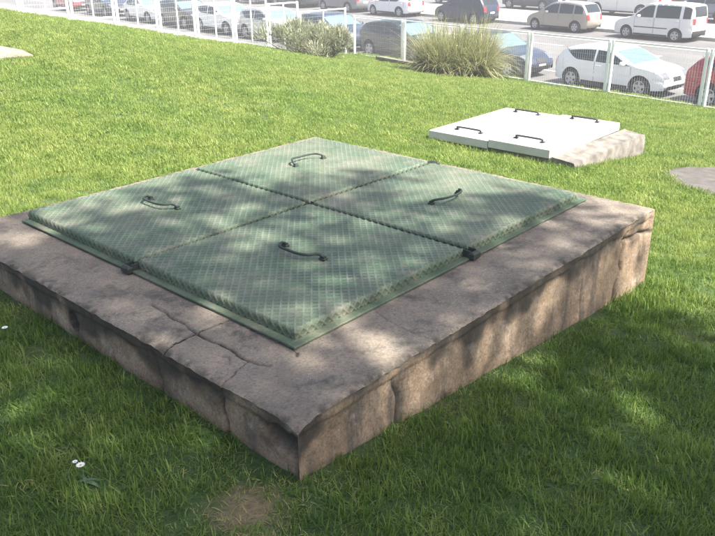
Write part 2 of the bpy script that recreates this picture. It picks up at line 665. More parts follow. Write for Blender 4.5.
def side(face):
    if face == 'left':   L = V1 - V0; pos = lambda t, d: (U0 + d, V1 - t)
    if face == 'right':  L = U1 - U0; pos = lambda t, d: (U0 + t, V0 + d)
    if face == 'far':    L = V1 - V0; pos = lambda t, d: (U1 - d, V0 + t)
    if face == 'back':   L = U1 - U0; pos = lambda t, d: (U1 - t, V1 - d)
    fine = face in ('left', 'right')
    st = .010 if fine else .05
    nt_ = int(L / st); nz_ = int((ZP - ZB) / st) if not fine else int((ZP + .62) / st)
    zb = ZB if not fine else -.62
    ts = np.linspace(0, L, nt_ + 1)
    V, G = [], []
    for i, t in enumerate(ts):
        u_, v_ = pos(t, 0)
        iu = int(round((u_ - U0) / (U1 - U0) * nu)); iv = int(round((v_ - V0) / (V1 - V0) * nvv))
        ztop = ZZ[iu, iv]
        for j in range(nz_ + 1):
            r = j / nz_
            z = ztop + (zb - ztop) * r
            dep = ZP - z
            w = nz(t, z, 2.2, 5) * .007 + nz(t, z, 8.1, 17) * .004
            d = .004 + w * min(1, dep / .03)
            g = .0
            blot = nz(t, z * .8, 5.5, 3.2) + .5 * nz(t, z, 9.5, 11)
            g = .85 * float(smooth(-.10, .35, blot + .42 - dep * 4.2))
            # thin top coat stands proud of the render below it, raggedly
            lip = .052 + .014 * nz(t, 0, 4, 6)
            d += .009 * float(smooth(lip - .006, lip + .006, dep)) + .003 * nz(t, z, 6.6, 38)* min(1, dep / .02)
            if face == 'left':
                tn = L - t                               # distance from the near corner... v = V1 - t
                v = V1 - t
                vv = v - V0
                # vertical cracks
                for vcx, amp in ((.000, .02), (.40, .015)):
                    dd = abs(v - vcx - .012 * math.sin(dep * 25) + .02 * nz(0, z, vcx * 9, 9))
                    k_ = math.exp(-(dd / .007) ** 2) * (1 if dep > .05 or vcx < .1 else .3)
                    d += amp * k_; g = max(g, k_)
                # spalled triangle by the near corner, shade of its hollow painted dark
                lim = .045 + vv * .10
                lo_ = .19 - vv * .42 + .02 * nz(vv, z, 1, 12)
                if vv < .36:
                    k_ = float(smooth(0, .010, min(dep - lim, lo_ - dep))) if lo_ > lim else 0.
                    d += .045 * k_; g = max(g, k_ * (.92 + .3 * nz(t, z, 3, 20)))
                    if vv < .05 and dep > .03: g = max(g, .9 * (1 - vv / .05))
                # drain hole, the darkness inside painted in
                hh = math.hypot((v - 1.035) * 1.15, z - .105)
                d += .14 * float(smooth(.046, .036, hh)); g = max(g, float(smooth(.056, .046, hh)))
            if face == 'right':
                u = U0 + t
                for ucx, amp, wd, sl in ((.145, .014, .009, .1), (2.075, .035, .014, -.16), (1.62, .010, .006, .05)):
                    dd = abs(u - ucx - sl * (dep - .2) + .03 * nz(0, z, ucx * 5, 8))
                    k_ = math.exp(-(dd / wd) ** 2) * float(smooth(.03, .12, dep))
                    d += amp * k_; g = max(g, k_ * min(1, amp / .014))
                # bulging, loosened end
                d -= .008 * float(smooth(2.08, 2.16, u)) * float(smooth(.10, .22, dep))
                dd = abs(dep - .115 - .10 * (u - 2.25) - .02 * nz(u, 0, 6, 9))
                if u > 2.05:
                    k_ = math.exp(-(dd / .010) ** 2); d += .020 * k_; g = max(g, k_ * .8)
                d += .020 * float(smooth(.06, 0, u - U0)) * float(smooth(.16, .06, dep))
            d *= float(smooth(0, .035, min(t, L - t)))
            cu, cv = pos(t, d)
            V.append((cu - UC, cv - VC, z)); G.append(min(1, max(0, g)))
    m = nz_ + 1
    F = [(i * m + j, i * m + j + 1, (i + 1) * m + j + 1, (i + 1) * m + j) for i in range(nt_) for j in range(nz_)]
    me = mesh(V, F, 'side_face', 180)
    a_ = me.attributes.new('grime_shade', 'FLOAT', 'POINT'); a_.data.foreach_set('value', G)
    link('side_face', me, M_SIDE, plinth)


for fc in ('left', 'right', 'far', 'back'):
    side(fc)

# ================================================================== GREEN COVERS
LA, LB, JA, JB = 2.2655, 2.0895, 1.1305, 1.0678
LIDZ = ZP + .055
GR = .0044
PITCHD = 10                                            # cells per diamond


def lid_mesh(lu, lv):
    rad, skirt = .012, .030
    arc = rad * math.pi / 2
    ext = arc + skirt

    def prof(s, L):                                    # arc length -> (pos, drop, normal(pos,z))
        if s < rad:
            a = rad - s
            if a < arc:
                t = a / rad
                return rad - rad * math.sin(t), rad * (1 - math.cos(t)), (-math.sin(t), math.cos(t))
            return 0., rad + (a - arc), (-1, 0)
        if s > L - rad:
            p, d, n_ = prof(L - s, L)
            return L - p, d, (-n_[0], n_[1])
        return s, 0., (0, 1)
    # arc-length range begins at rad-ext
    k0 = int(round((rad - ext) / GR))
    n_u = int(round(lu / GR)); n_v = int(round(lv / GR))
    iu = list(range(k0, n_u - k0 + 1)); iv = list(range(k0, n_v - k0 + 1))
    lu_, lv_ = n_u * GR, n_v * GR
    PU = [prof(i * GR, lu_) for i in iu]; PV = [prof(j * GR, lv_) for j in iv]
    V, Rg = [], []
    for a, i in enumerate(iu):
        for b_, j in enumerate(iv):
            pu, du, nu_ = PU[a]; pv, dv, nv_ = PV[b_]
            q1 = (i + j) % PITCHD; q2 = (i - j) % PITCHD
            h = max(max(0, 1 - min(q1, PITCHD - q1) / 1.6), max(0, 1 - min(q2, PITCHD - q2) / 1.6))
            n3 = Vector((nu_[0], nv_[0], min(nu_[1], nv_[1]))) if (du or dv) else Vector((0, 0, 1))
            sag = .004 * noise.noise(Vector((pu * 2.3, pv * 2.3, lu)))
            amp = .0030 if not (du or dv) else .0052
            V.append((pu + n3.x * h * amp, pv + n3.y * h * amp, -du - dv + n3.z * h * amp + sag))
            Rg.append(h)
    m = len(iv)
    F = []
    for a in range(len(iu) - 1):
        for b_ in range(m - 1):
            if (PU[a][1] + PU[a + 1][1]) > .004 and (PV[b_][1] + PV[b_ + 1][1]) > .004 and \
               (min(PU[a][1], PU[a + 1][1]) > .006 and min(PV[b_][1], PV[b_ + 1][1]) > .006):
                continue
            F.append((a * m + b_, (a + 1) * m + b_, (a + 1) * m + b_ + 1, a * m + b_ + 1))
    me = mesh(V, F, 'plate', 180)
    at = me.attributes.new('ridge', 'FLOAT', 'POINT')
    at.data.foreach_set('value', Rg)
    return me


GAP = .022
lid_me = lid_mesh(JA - GAP, JB - GAP)


def bail(length, depth, lift, rad=.0075, side_=1):
    """bent rod handle with hooked feet, lying over to one side"""
    L = length / 2
    pts = [(-L + .012, 0, -.004), (-L, .004 * side_, .016), (-L + .004, depth * .35 * side_, .020 + lift * .45),
           (-L * .72, depth * .92 * side_, .018 + lift), (-L * .25, depth * side_, .016 + lift), (L * .25, depth * .98 * side_, .016 + lift),
           (L * .62, depth * .75 * side_, .019 + lift * .9), (L * .80, depth * .30 * side_, .024 + lift * .5),
           (L * .97, .006 * side_, .018), (L - .006, 0, -.004)]
    return [tuple(p) for p in catmull(pts, 5)]


lidspec = [
    # u, v, label, handle axis, side, lift, tilt
    (0, 0, 'green diamond-plate hatch cover at the plinth\'s broken near corner', 'v', -1, .010, (.002, .003), .565, .530),
    (JA, 0, 'green diamond-plate hatch cover beside the plinth\'s sunlit tan side', 'u', -1, .020, (-.004, .002), 1.67, .515),
    (0, JB, 'green diamond-plate hatch cover above the drain-hole side of plinth', 'v', -1, .012, (.001, -.003), .555, 1.645),
    (JA, JB, 'green diamond-plate hatch cover diagonal to the broken plinth corner', 'u', 1, .016, (.002, .002), 1.71, 1.650),
]
for u, v, lab, ax, sd_, lf, tl, hu, hv in lidspec:
    e = empty('hatch_cover', (*uv2xy(u + GAP / 2 * (u > 0), v + GAP / 2 * (v > 0)), LIDZ), YAW)
    e.rotation_euler = (tl[0], tl[1], YAW)
    tag(e, lab, 'hatch cover', 'green hatch covers on the plinth')
    p = link('plate', lid_me, M_GREEN, e)
    lu, lv = hu - u - GAP / 2 * (u > 0), hv - v - GAP / 2 * (v > 0)
    h = MB().tube(bail(.27, .070, lf, .0065, sd_), .0065, 8).build('handle', M_GRNIRON, e, 60)
    h.location = (lu, lv, .002)
    h.rotation_euler = (0, 0, 0 if ax == 'u' else -math.pi / 2 if sd_ < 0 else math.pi / 2)
    for q in (-1, 1):
        ft = MB().box((q * .128, 0, .005), (.034, .026, .010), 0, .003)
        ft.tube([(q * .128 - .013, .0, .013), (q * .128 + .013, 0, .013)], .009, 8)
        f_ = ft.build('handle_foot', M_GRNIRON, h, 40)

# steel seating frame under the covers: flange ring, cross gutter with its open ends
FW = .052
zf = .012
c = MB()
c.box((LA / 2, -FW / 2 + .010, zf - .004), (LA + 2 * FW - .02, FW, .010), 0, .002)
c.box((LA / 2, LB + FW / 2 - .010, zf - .004), (LA + 2 * FW - .02, FW, .010), 0, .002)
c.box((-FW / 2 + .010, LB / 2, zf - .0015), (FW, LB + .02, .010), 0, .002)
c.box((LA + FW / 2 - .010, LB / 2, zf - .0015), (FW, LB + .02, .010), 0, .002)
for (x0, y0, x1, y1) in ((.012, .012, LA - .012, .018), (.012, LB - .018, LA - .012, LB - .012), (.012, .02, .018, LB - .02), (LA - .018, .02, LA - .012, LB - .02)):
    c.box(((x0 + x1) / 2, (y0 + y1) / 2, .014), (x1 - x0, y1 - y0, .036))
fr = c.build('seating_frame', M_GREEN, plinth)
fr.location = (-UC, -VC, ZP)


def gutter(axis):
    b = MB()
    L = (LB if axis == 'v' else LA) + 2 * .046
    w, t, hgt = .050, .006, .036
    b.box((0, 0, .010), (L, w, t)); b.box((0, w / 2 - t / 2, .010 + hgt / 2), (L - .004, t, hgt)); b.box((0, -w / 2 + t / 2, .010 + hgt / 2), (L - .004, t, hgt))
    for q in (-1, 1):
        b.box((q * (L / 2 + .006), 0, .0215), (.030, .058, .038), 0, .008)
    ob = b.build('gutter', M_GRNIRON, fr)
    ob.location = (JA, LB / 2, .002) if axis == 'v' else (LA / 2, JB, .0)
    ob.rotation_euler = (0, 0, math.pi / 2 if axis == 'v' else 0)


gutter('u'); gutter('v')

# ================================================================== WHITE-COVERED PIT
WU0, WU1, WV0, WV1, WJ = 5.175, 6.816, 1.732, 3.26, 2.47
WZ = -.35
pit = empty('concrete_pit_surround', (*uv2xy(5.78, 2.2), 0), YAW)
tag(pit, 'pale concrete surround stepping out beyond the white pit covers', 'concrete base')
b = MB()
x0, x1, y0, y1 = WU0 + .02 - 5.78, WU1 + .02 - 5.78, 1.444 - 2.2, WV1 - .02 - 2.2
b.box(((x0 + x1) / 2, (WV0 - .02 - 2.2 + y1) / 2, (WZ - .085 - .95) / 2), (x1 - x0, y1 - (WV0 - .02 - 2.2), WZ - .085 + .95), 0, .012)
b.build('base_block', M_CONC, pit)
# sloping apron on the downhill side
nx_, ny_ = 40, 14
Vv = []
for i in range(nx_ + 1):
    for j in range(ny_ + 1):
        a = x0 + (x1 - x0) * i / nx_
        r = j / ny_
        y = (WV0 - .018 - 2.2) + (y0 - (WV0 - .018 - 2.2)) * min(1, r / .7)
        z = WZ - .055 - .030 * min(1, r / .7) if r <= .7 else WZ - .085 - (r - .7) / .3 * .5
        y -= .010 * nz(a, r, 3, 9) * (r > .3) + (.0 if r <= .7 else -.01)
        Vv.append((a, y - .03 * (i / nx_), z + .004 * nz(a, y, 1, 14)))
mm = ny_ + 1
Ff = [(i * mm + j, i * mm + j + 1, (i + 1) * mm + j + 1, (i + 1) * mm + j) for i in range(nx_) for j in range(ny_)]
k = len(Vv)
Ff += [tuple(j for j in range(ny_, -1, -1)), tuple(nx_ * mm + j for j in range(mm))]
me = mesh(Vv, Ff, 'apron', 35)
bm = bmesh.new(); bm.from_mesh(me); bmesh.ops.recalc_face_normals(bm, faces=bm.faces); bm.to_mesh(me); bm.free()
link('apron', me, M_CONC, pit)
for (v0, v1, lab) in ((WJ + .006, WV1, 'white painted pit cover lying flush in the grass'), (WV0, WJ - .006, 'white painted pit cover beside the pale concrete apron')):
    e = empty('pit_cover', (*uv2xy((WU0 + WU1) / 2, (v0 + v1) / 2), WZ), YAW)
    tag(e, lab, 'hatch cover', 'white pit covers')
    dz = 0 if v0 > WJ else .018
    MB().box((0, 0, -.047 + dz), (WU1 - WU0, v1 - v0, .094), 0, .006).build('panel', M_WLID, e)
    for hx, hv in ((-.60, 0.), (.66, .0)):
        pts = [(0, -.16, -.004), (0, -.155, .022), (-.01, -.13, .034), (-.012, .13, .034), (0, .155, .022), (0, .16, -.004)]
        h = MB().tube(catmull(pts, 4), .011, 8).build('handle', M_DARKIRON, e, 60)
        h.location = (hx, hv, dz + .002)
        for q in (-1, 1):
            MB().box((0, q * .16, .006), (.05, .045, .012), 0, .003).build('handle_foot', M_DARKIRON, h)


# flat slabs in the lawn
def slab(name, pts_xy, th, mat, label, lift=.02):
    cx_ = sum(p[0] for p in pts_xy) / len(pts_xy); cy_ = sum(p[1] for p in pts_xy) / len(pts_xy)
    N = 12
    ring_ = []
    for i in range(len(pts_xy)):
        a, b_ = pts_xy[i], pts_xy[(i + 1) % len(pts_xy)]
        for k in range(N):
            t = k / N
            x, y = a[0] + (b_[0] - a[0]) * t, a[1] + (b_[1] - a[1]) * t
            w = .025 * nz(x, y, 2, 4)
            ring_.append((x + w, y - w))
    V, F = [], []
    n = len(ring_)
    for sc_, dz in ((1.0, -th), (1.0, -.006), (.985, 0), (.5, .004)):
        for x, y in ring_:
            X, Y = cx_ + (x - cx_) * sc_, cy_ + (y - cy_) * sc_
            V.append((X - cx_, Y - cy_, lawn_z(X, Y) - lawn_z(cx_, cy_) + lift + dz))
    for r in range(3):
        for i in range(n):
            j = (i + 1) % n
            F.append((r * n + i, r * n + j, (r + 1) * n + j, (r + 1) * n + i))
    F.append(tuple(3 * n + i for i in range(n)))
    me = mesh(V, F, name)
    bm = bmesh.new(); bm.from_mesh(me); bmesh.ops.recalc_face_normals(bm, faces=bm.faces); bm.to_mesh(me); bm.free()
    ob = link(name, me, mat)
    ob.location = (cx_, cy_, lawn_z(cx_, cy_))
    return tag(ob, label, 'slab')


SLAB1 = [(3.05, 7.4), (3.06, 7.05), (3.24, 6.54), (3.9, 5.7), (5.5, 6.2), (5.3, 8.2), (3.62, 8.03), (3.2, 7.72)]
SLAB2 = [(-4.3, 10.46), (-4.53, 9.95), (-5.0, 9.3), (-6.3, 9.6), (-6.2, 10.7), (-5.0, 10.72), (-4.5, 10.66)]
slab('ground_slab', SLAB1, .10, M_SLAB, 'flat grey-brown concrete slab sunk in the grass with dry rim', .012)
slab('ground_slab', SLAB2, .10, M_TAN, 'flat tan slab in the lawn uphill towards the stepped fence', .03)
LEDGE = [os2xy(13.05, -14.9), os2xy(13.3, -14.9), os2xy(13.3, -12.4), os2xy(13.05, -12.4)]


# ================================================================== FENCES
def fence_panel(root, o0, s0, o1, s1, zb0, zt, zfoot, wire_dx=.05, wire_dz=.10, mid=0, post_w=.06, rail=.034):
    """one framed panel between two points, with its own pair of posts"""
    a = Vector((*os2xy(o0, s0), 0)); b = Vector((*os2xy(o1, s1), 0))
    d = (b - a); L = d.length; d.normalize()
    rz = math.atan2(d.y, d.x)
    a2, b2 = a + d * (post_w / 2 + .012), b - d * (post_w / 2 + .012)
    for p in (a2, b2):
        MB().tube([(p.x, p.y, zfoot), (p.x, p.y, zt - .004), (p.x, p.y, zt)], [post_w / 2, post_w / 2, post_w / 2 - .006], 14).build('post', M_WHITE, root, 50)
    m = (a2 + b2) / 2; l2 = (b2 - a2).length - post_w + .008
    for z in (zt - .022, zb0):
        MB().box((m.x, m.y, z), (l2, rail, rail), rz, .003).build('rail', M_WHITE, root)
    for k in range(mid):
        p = a2 + (b2 - a2) * ((k + 1) / (mid + 1))
        MB().box((p.x, p.y, (zb0 + zt) / 2 - .01), (.03, .028, zt - zb0 - .05), rz).build('mid_bar', M_WHITE, root)
    w = MB()
    nx2 = max(2, int(l2 / wire_dx)); h = zt - zb0
    for i in range(1, nx2):
        p = a2 + d * (post_w / 2 + l2 * i / nx2)
        w.tube([(p.x, p.y, zb0 + .015), (p.x, p.y, zt - .035)], .0011, 4, False)
    for j in range(1, int(h / wire_dz)):
        z = zb0 + j * wire_dz
        p0, p1 = a2 + d * (post_w / 2 - .004), b2 - d * (post_w / 2 - .004)
        w.tube([(p0.x, p0.y, z), (p1.x, p1.y, z)], .0012, 4, False)
    ob = w.build('wire_mesh', M_WIRE, root)
    ob['kind'] = 'stuff'


fr_r = empty('mesh_fence', (0, 0, 0))
tag(fr_r, 'white framed wire-mesh fence running along the lawn edge beside the road', 'fence')
s = -16.55
for k in range(8):
    fence_panel(fr_r, 13.7, s, 13.7, s + 1.985, -1.19, -.17, -1.6, rail=.026, post_w=.066)
    s += 1.985
fr_l = empty('stepped_mesh_fence', (0, 0, 0))
tag(fr_l, 'white wire-mesh fence stepping down the slope in short panels', 'fence')
edges = [2.15, 3.13, 4.12, 5.106, 6.09, 7.07, 8.06, 9.0, 10.016, 11.0, 11.95, 13.52]
for k, (a, b_) in enumerate(zip(edges[:-1], edges[1:])):
    zb0 = .195 - .24 * (k - 4)
    fence_panel(fr_l, a, -16.62, b_, -16.62, zb0, zb0 + 1.27, zb0 - .75, .05, .10, 1, .062)

lg = slab('kerb_ledge', LEDGE, .3, M_CONC, 'low pale concrete ledge at the fence foot between the bushes', .10)


# ================================================================== CARS
SPECS = {}


def spec(kind, L, W, prof, wheels, wr, belt, side_w, wind, rearw, tumble=.17):
    SPECS[kind] = dict(L=L, W=W, prof=prof, wheels=wheels, wr=wr, belt=belt, side_w=side_w, wind=wind, rearw=rearw, tumble=tumble)


spec('hatchback', 4.2, 1.80,
     [(-1.98, .27), (-2.08, .40), (-2.10, .62), (-2.06, .86), (-1.94, 1.04), (-1.66, 1.28), (-1.25, 1.38), (-.6, 1.44), (-.05, 1.43), (.30, 1.34),
      (.70, 1.15), (1.08, .99), (1.5, .93), (1.83, .85), (2.02, .72), (2.10, .52), (2.08, .36), (1.99, .24)],
     (-1.28, 1.29), .315, (.97, .89), [(-1.62, -.42), (-.34, .92)], (.32, 1.04), (-2.02, -1.66))
spec('minivan', 4.28, 1.76,
     [(-1.98, .28), (-2.10, .42), (-2.13, .70), (-2.06, 1.0), (-1.90, 1.30), (-1.68, 1.53), (-1.3, 1.60), (-.6, 1.64), (.0, 1.62), (.42, 1.51),
      (.85, 1.27), (1.28, 1.03), (1.65, .92), (1.92, .78), (2.08, .60), (2.12, .45), (2.04, .26)],
     (-1.38, 1.36), .31, (1.02, .95), [(-1.80, -1.28), (-1.20, -.30), (-.22, .72)], (.42, 1.22), (-2.04, -1.72))
spec('van', 4.42, 1.80,
     [(-2.12, .30), (-2.20, .45), (-2.21, .80), (-2.19, 1.15), (-2.12, 1.55), (-2.02, 1.74), (-1.8, 1.80), (-1.0, 1.83), (-.1, 1.82), (.32, 1.75),
      (.72, 1.48), (1.16, 1.14), (1.6, 1.03), (1.95, .92), (2.14, .74), (2.20, .50), (2.18, .38), (2.08, .26)],
     (-1.36, 1.34), .315, (1.12, 1.06), [(-2.02, -1.66), (-1.5, -.24), (-.12, .86)], (.36, 1.12), (-2.17, -2.06), .12)
spec('saloon', 4.45, 1.78,
     [(-2.10, .28), (-2.20, .45), (-2.22, .72), (-2.14, .93), (-1.75, 1.0), (-1.45, 1.08), (-1.0, 1.32), (-.6, 1.41), (-.1, 1.42), (.25, 1.34),
      (.65, 1.14), (1.05, .95), (1.5, .87), (1.95, .76), (2.16, .60), (2.22, .45), (2.12, .25)],
     (-1.33, 1.36), .31, (.93, .87), [(-1.25, -.42), (-.34, .88)], (.28, 1.0), (-1.42, -1.0))
spec('panel_van', 4.9, 1.95,
     [(-2.38, .35), (-2.45, .5), (-2.46, 1.0), (-2.44, 1.6), (-2.38, 2.1), (-2.2, 2.22), (-1.0, 2.26), (.4, 2.24), (.85, 2.12),
      (1.25, 1.65), (1.62, 1.22), (2.0, 1.06), (2.28, .92), (2.42, .66), (2.45, .45), (2.35, .3)],
     (-1.45, 1.52), .34, (1.20, 1.15), [(.15, 1.30)], (.90, 1.56), (-2.43, -2.38), .10)
CACHE = {}


def car_meshes(kind):
    if kind in CACHE: return CACHE[kind]
    sp = SPECS[kind]
    L, W = sp['L'], sp['W']
    pr = np.array(catmull(sp['prof'], 6))
    tg = np.gradient(pr, axis=0); tg /= np.linalg.norm(tg, axis=1)[:, None]
    nr = np.stack([-tg[:, 1], tg[:, 0]], 1)              # outward (up / ends)
    INS = .055
    inner = pr - nr * INS
    roof = pr[:, 1].max()

    def belt(x):
        b0, b1 = sp['belt']; return b0 + (b1 - b0) * (x / L + .5)

    def hw(x, z):
        p = 1 - .26 * abs(2 * x / L) ** 5
        bz = belt(x)
        if z > bz:
            k = sp['tumble'] * ((z - bz) / (roof - bz)) ** 1.15
            v = 1 - k
        else:
            t = (bz - z) / bz
            v = 1 - .10 * max(0, t - .35) ** 2 * 2.2 - .015 * math.exp(-((z - bz * .62) / .03) ** 2)
        return W / 2 * p * v
    # inner envelope
    xs0, xs1 = inner[:, 0].min() + .004, inner[:, 0].max() - .004
    apex = np.argmax(inner[:, 1])

    def env(x):                                          # top of inner profile
        m = inner[:, 1] > .40
        q = inner[m]; o_ = np.argsort(q[:, 0])
        return float(np.interp(x, q[o_, 0], q[o_, 1]))

    def low(x):
        z = .23 + .05 * abs(2 * x / L) ** 6
        for xw in sp['wheels']:
            d = abs(x - xw); Rr = sp['wr'] + .06
            if d < Rr: z = max(z, sp['wr'] + math.sqrt(Rr * Rr - d * d))
        return z
    xs = set(np.linspace(xs0, xs1, 70))
    for xw in sp['wheels']:
        for a in np.linspace(-1, 1, 17): xs.add(xw + (sp['wr'] + .06) * math.sin(a * math.pi / 2))
    xs = sorted(xs)
    V, F = [], []
    NR = 16
    for sg in (1, -1):
        k = len(V)
        for x in xs:
            zt = env(x); zl = min(low(x), zt - .01)
            for j in range(NR + 1):
                z = zl + (zt - zl) * j / NR
                V.append((x, sg * hw(x, z), z))
        for i in range(len(xs) - 1):
            for j in range(NR):
                q = (k + i * (NR + 1) + j, k + (i + 1) * (NR + 1) + j, k + (i + 1) * (NR + 1) + j + 1, k + i * (NR + 1) + j + 1)
                F.append(q if sg < 0 else q[::-1])
    # strip over the top
    ys = [-1, -.97, -.92, -.82, -.6, -.3, 0, .3, .6, .82, .92, .97, 1]

    def top_pt(i, q, off=0.):
        x, z = pr[i]; n_ = nr[i]
        w = hw(float(inner[i][0]), float(inner[i][1]))
        dr = INS * abs(q) ** 7 * 1.0 + .02 * q * q * 1.0 * (1 - abs(q) ** 7)
        return (x - n_[0] * (dr - off), q * w, z - n_[1] * (dr - off))
    k = len(V)
    for i in range(len(pr)):
        for q in ys: V.append(top_pt(i, q))
    m = len(ys)
    for i in range(len(pr) - 1):
        for j in range(m - 1):
            F.append((k + i * m + j, k + (i + 1) * m + j, k + (i + 1) * m + j + 1, k + i * m + j + 1))
    bm = bmesh.new()
    me = mesh(V, F, 'body')
    bm.from_mesh(me)
    bmesh.ops.remove_doubles(bm, verts=bm.verts, dist=.012)
    bmesh.ops.recalc_face_normals(bm, faces=bm.faces)
    bm.to_mesh(me); bm.free()
    me.polygons.foreach_set('use_smooth', [True] * len(me.polygons))
    me.set_sharp_from_angle(angle=R(50))
    D = {'body': me}

    def finish(V, F, name):
        me = mesh(V, F, name)
        bm = bmesh.new(); bm.from_mesh(me)
        bmesh.ops.recalc_face_normals(bm, faces=bm.faces)
        bm.to_mesh(me); bm.free()
        me.polygons.foreach_set('use_smooth', [True] * len(me.polygons))
        me.set_sharp_from_angle(angle=R(50))
        return me

    def side_patch(sg, x0, x1, zl, zu, off=.006, n=14, rows=4):
        V, F = [], []
        X = np.linspace(x0, x1, n + 1)
        for x in X:
            a, b_ = zl(x), zu(x)
            if b_ < a + .006: b_ = a + .006
            for j in range(rows + 1):
                z = a + (b_ - a) * j / rows
                V.append((x, sg * (hw(x, z) + off), z))
        for i in range(n):
            for j in range(rows):
                F.append((i * (rows + 1) + j, (i + 1) * (rows + 1) + j, (i + 1) * (rows + 1) + j + 1, i * (rows + 1) + j + 1))
        k2 = len(V)                                      # thickness rim
        V += [(x, y - sg * off * 1.6, z) for x, y, z in V]
        R1 = rows + 1
        bd = [i * R1 for i in range(n + 1)] + [n * R1 + j for j in range(1, R1)] + [i * R1 + rows for i in range(n - 1, -1, -1)] + [j for j in range(rows - 1, 0, -1)]
        for a, b_ in zip(bd, bd[1:] + bd[:1]): F.append((a, b_, b_ + k2, a + k2))
        return finish(V, F, 'patch')

    def arc_index(x, front=None, zmin=0):
        c = [(abs(pr[i][0] - x), i) for i in range(len(pr)) if pr[i][1] > zmin]
        return min(c)[1]

    def top_patch(i0, i1, q0, q1, off=.006, cols=10):
        V, F = [], []
        Q = np.linspace(q0, q1, cols + 1)
        for i in range(i0, i1 + 1):
            for q in Q: V.append(top_pt(i, float(q), off))
        n = i1 - i0
        for i in range(n):
            for j in range(cols):
                F.append((i * (cols + 1) + j, (i + 1) * (cols + 1) + j, (i + 1) * (cols + 1) + j + 1, i * (cols + 1) + j + 1))
        k2 = len(V); C1 = cols + 1
        for i in range(i0, i1 + 1):
            for q in Q: V.append(top_pt(i, float(q), -off))
        bd = [j for j in range(C1)] + [i * C1 + cols for i in range(1, n + 1)] + [n * C1 + j for j in range(cols - 1, -1, -1)] + [i * C1 for i in range(n - 1, 0, -1)]
        for a, b_ in zip(bd, bd[1:] + bd[:1]): F.append((a, b_, b_ + k2, a + k2))
        return finish(V, F, 'patch')
    D['windows'] = []
    for x0, x1 in sp['side_w']:
        for sg in (1, -1):
            D['windows'].append(side_patch(sg, x0, x1, lambda x: belt(x) + .015 + (.34 * max(0, (-1.05 - x) / .57) ** 1.5 if kind == 'hatchback' else 0), lambda x: min(env(x) - .075, roof - .13)))
    a, b_ = sp['wind']
    D['windshield'] = top_patch(arc_index(a, zmin=.7), arc_index(b_, zmin=.7), -.88, .88)
    a, b_ = sp['rearw']
    zc = belt(-L / 2) + .06
    ids = [i for i in range(len(pr)) if pr[i][0] < -.8 and pr[i][1] > zc and pr[i][1] < roof - .12 and pr[i][0] < b_ + .02] if kind != 'saloon' else \
          [i for i in range(len(pr)) if a <= pr[i][0] <= b_ and pr[i][1] > .8]
    D['rear_window'] = top_patch(min(ids), max(ids), -.82, .82)
    # lamps
    xf = L / 2
    hz = .70 if kind != 'panel_van' else .95
    fi = [i for i in range(len(pr)) if pr[i][0] > L / 2 - .42 and pr[i][1] > hz - .10 and pr[i][1] < hz + .12]
    D['headlights'] = [top_patch(min(fi), max(fi), .62, .985, .008, 4), top_patch(min(fi), max(fi), -.985, -.62, .008, 4)]
    gi = [i for i in range(len(pr)) if pr[i][0] > L / 2 - .3 and .50 < pr[i][1] < .66]
    D['grille'] = top_patch(min(gi), max(gi), -.34, .34, .008, 6)
    li = [i for i in range(len(pr)) if pr[i][0] > L / 2 - .3 and pr[i][1] < .40]
    D['lower_intake'] = top_patch(min(li), max(li), -.72, .72, .007, 8)
    tz = 1.0 if kind in ('van', 'panel_van') else .86
    ti = [i for i in range(len(pr)) if pr[i][0] < -L / 2 + .5 and tz - .20 < pr[i][1] < tz + .16]
    D['tails'] = [top_patch(min(ti), max(ti), .74, 1.0, .008, 4), top_patch(min(ti), max(ti), -1.0, -.74, .008, 4)]
    pi_ = [i for i in range(len(pr)) if pr[i][0] < -L / 2 + .4 and .58 < pr[i][1] < .72]
    D['plates'] = [top_patch(min(pi_), max(pi_), -.28, .28, .010, 4)]
    fi2 = [i for i in range(len(pr)) if pr[i][0] > L / 2 - .2 and .40 < pr[i][1] < .50]
    D['plates'].append(top_patch(min(fi2), max(fi2), -.27, .27, .012, 4))
    ri = [i for i in range(len(pr)) if pr[i][0] < -L / 2 + .3 and pr[i][1] < .56]
    D['rear_bumper'] = top_patch(min(ri), max(ri), -.97, .97, .009, 10)
    D['sills'] = [side_patch(sg, sp['wheels'][0] + sp['wr'] + .10, sp['wheels'][1] - sp['wr'] - .10, lambda x: .235, lambda x: .315, .008, 8, 2) for sg in (1, -1)]
    D['mouldings'] = [side_patch(sg, sp['wheels'][0] + sp['wr'] + .12, sp['wheels'][1] - sp['wr'] - .12, lambda x: .60, lambda x: .645, .012, 8, 1) for sg in (1, -1)]
    gaps = []
    for x0, x1 in sp['side_w'][-2:]:
        for sg in (1, -1):
            for xx in {x0 - .04, x1 + .04}:
                if env(xx) > belt(xx) - .05:
                    gaps.append(side_patch(sg, xx - .006, xx + .006, lambda x: .33, lambda x: belt(x), .0015, 1, 5))
    D['gaps'] = gaps
    D['handles'] = []
    for x0, x1 in sp['side_w'][-2:]:
        for sg in (1, -1):
            xx = x0 + .03; zz = belt(xx) - .10
            b = MB().box((xx + .09, sg * (hw(xx, zz) + .018), zz), (.20, .030, .036), 0, .008)
            D['handles'].append(mesh(b.v, b.f, 'handle'))
    D['mirrors'] = []
    xx = sp['side_w'][-1][1] - .22
    for sg in (1, -1):
        zz = belt(xx) + .07
        b = MB().box((xx, sg * (hw(xx, zz) + .11), zz), (.12, .20, .14), 0, .03)
        D['mirrors'].append(mesh(b.v, b.f, 'mirror', 60))
    ub = MB().box((0, 0, .42), (L * .88, W * .70, .40)); D['under'] = mesh(ub.v, ub.f, 'under')
    # wheel
    r = sp['wr']
    P = [(r * .62, .09), (r * .93, .100), (r, .085), (r * 1.0, 0), (r, -.085), (r * .93, -.100), (r * .62, -.09)]
    V, F = [], []; n = 28
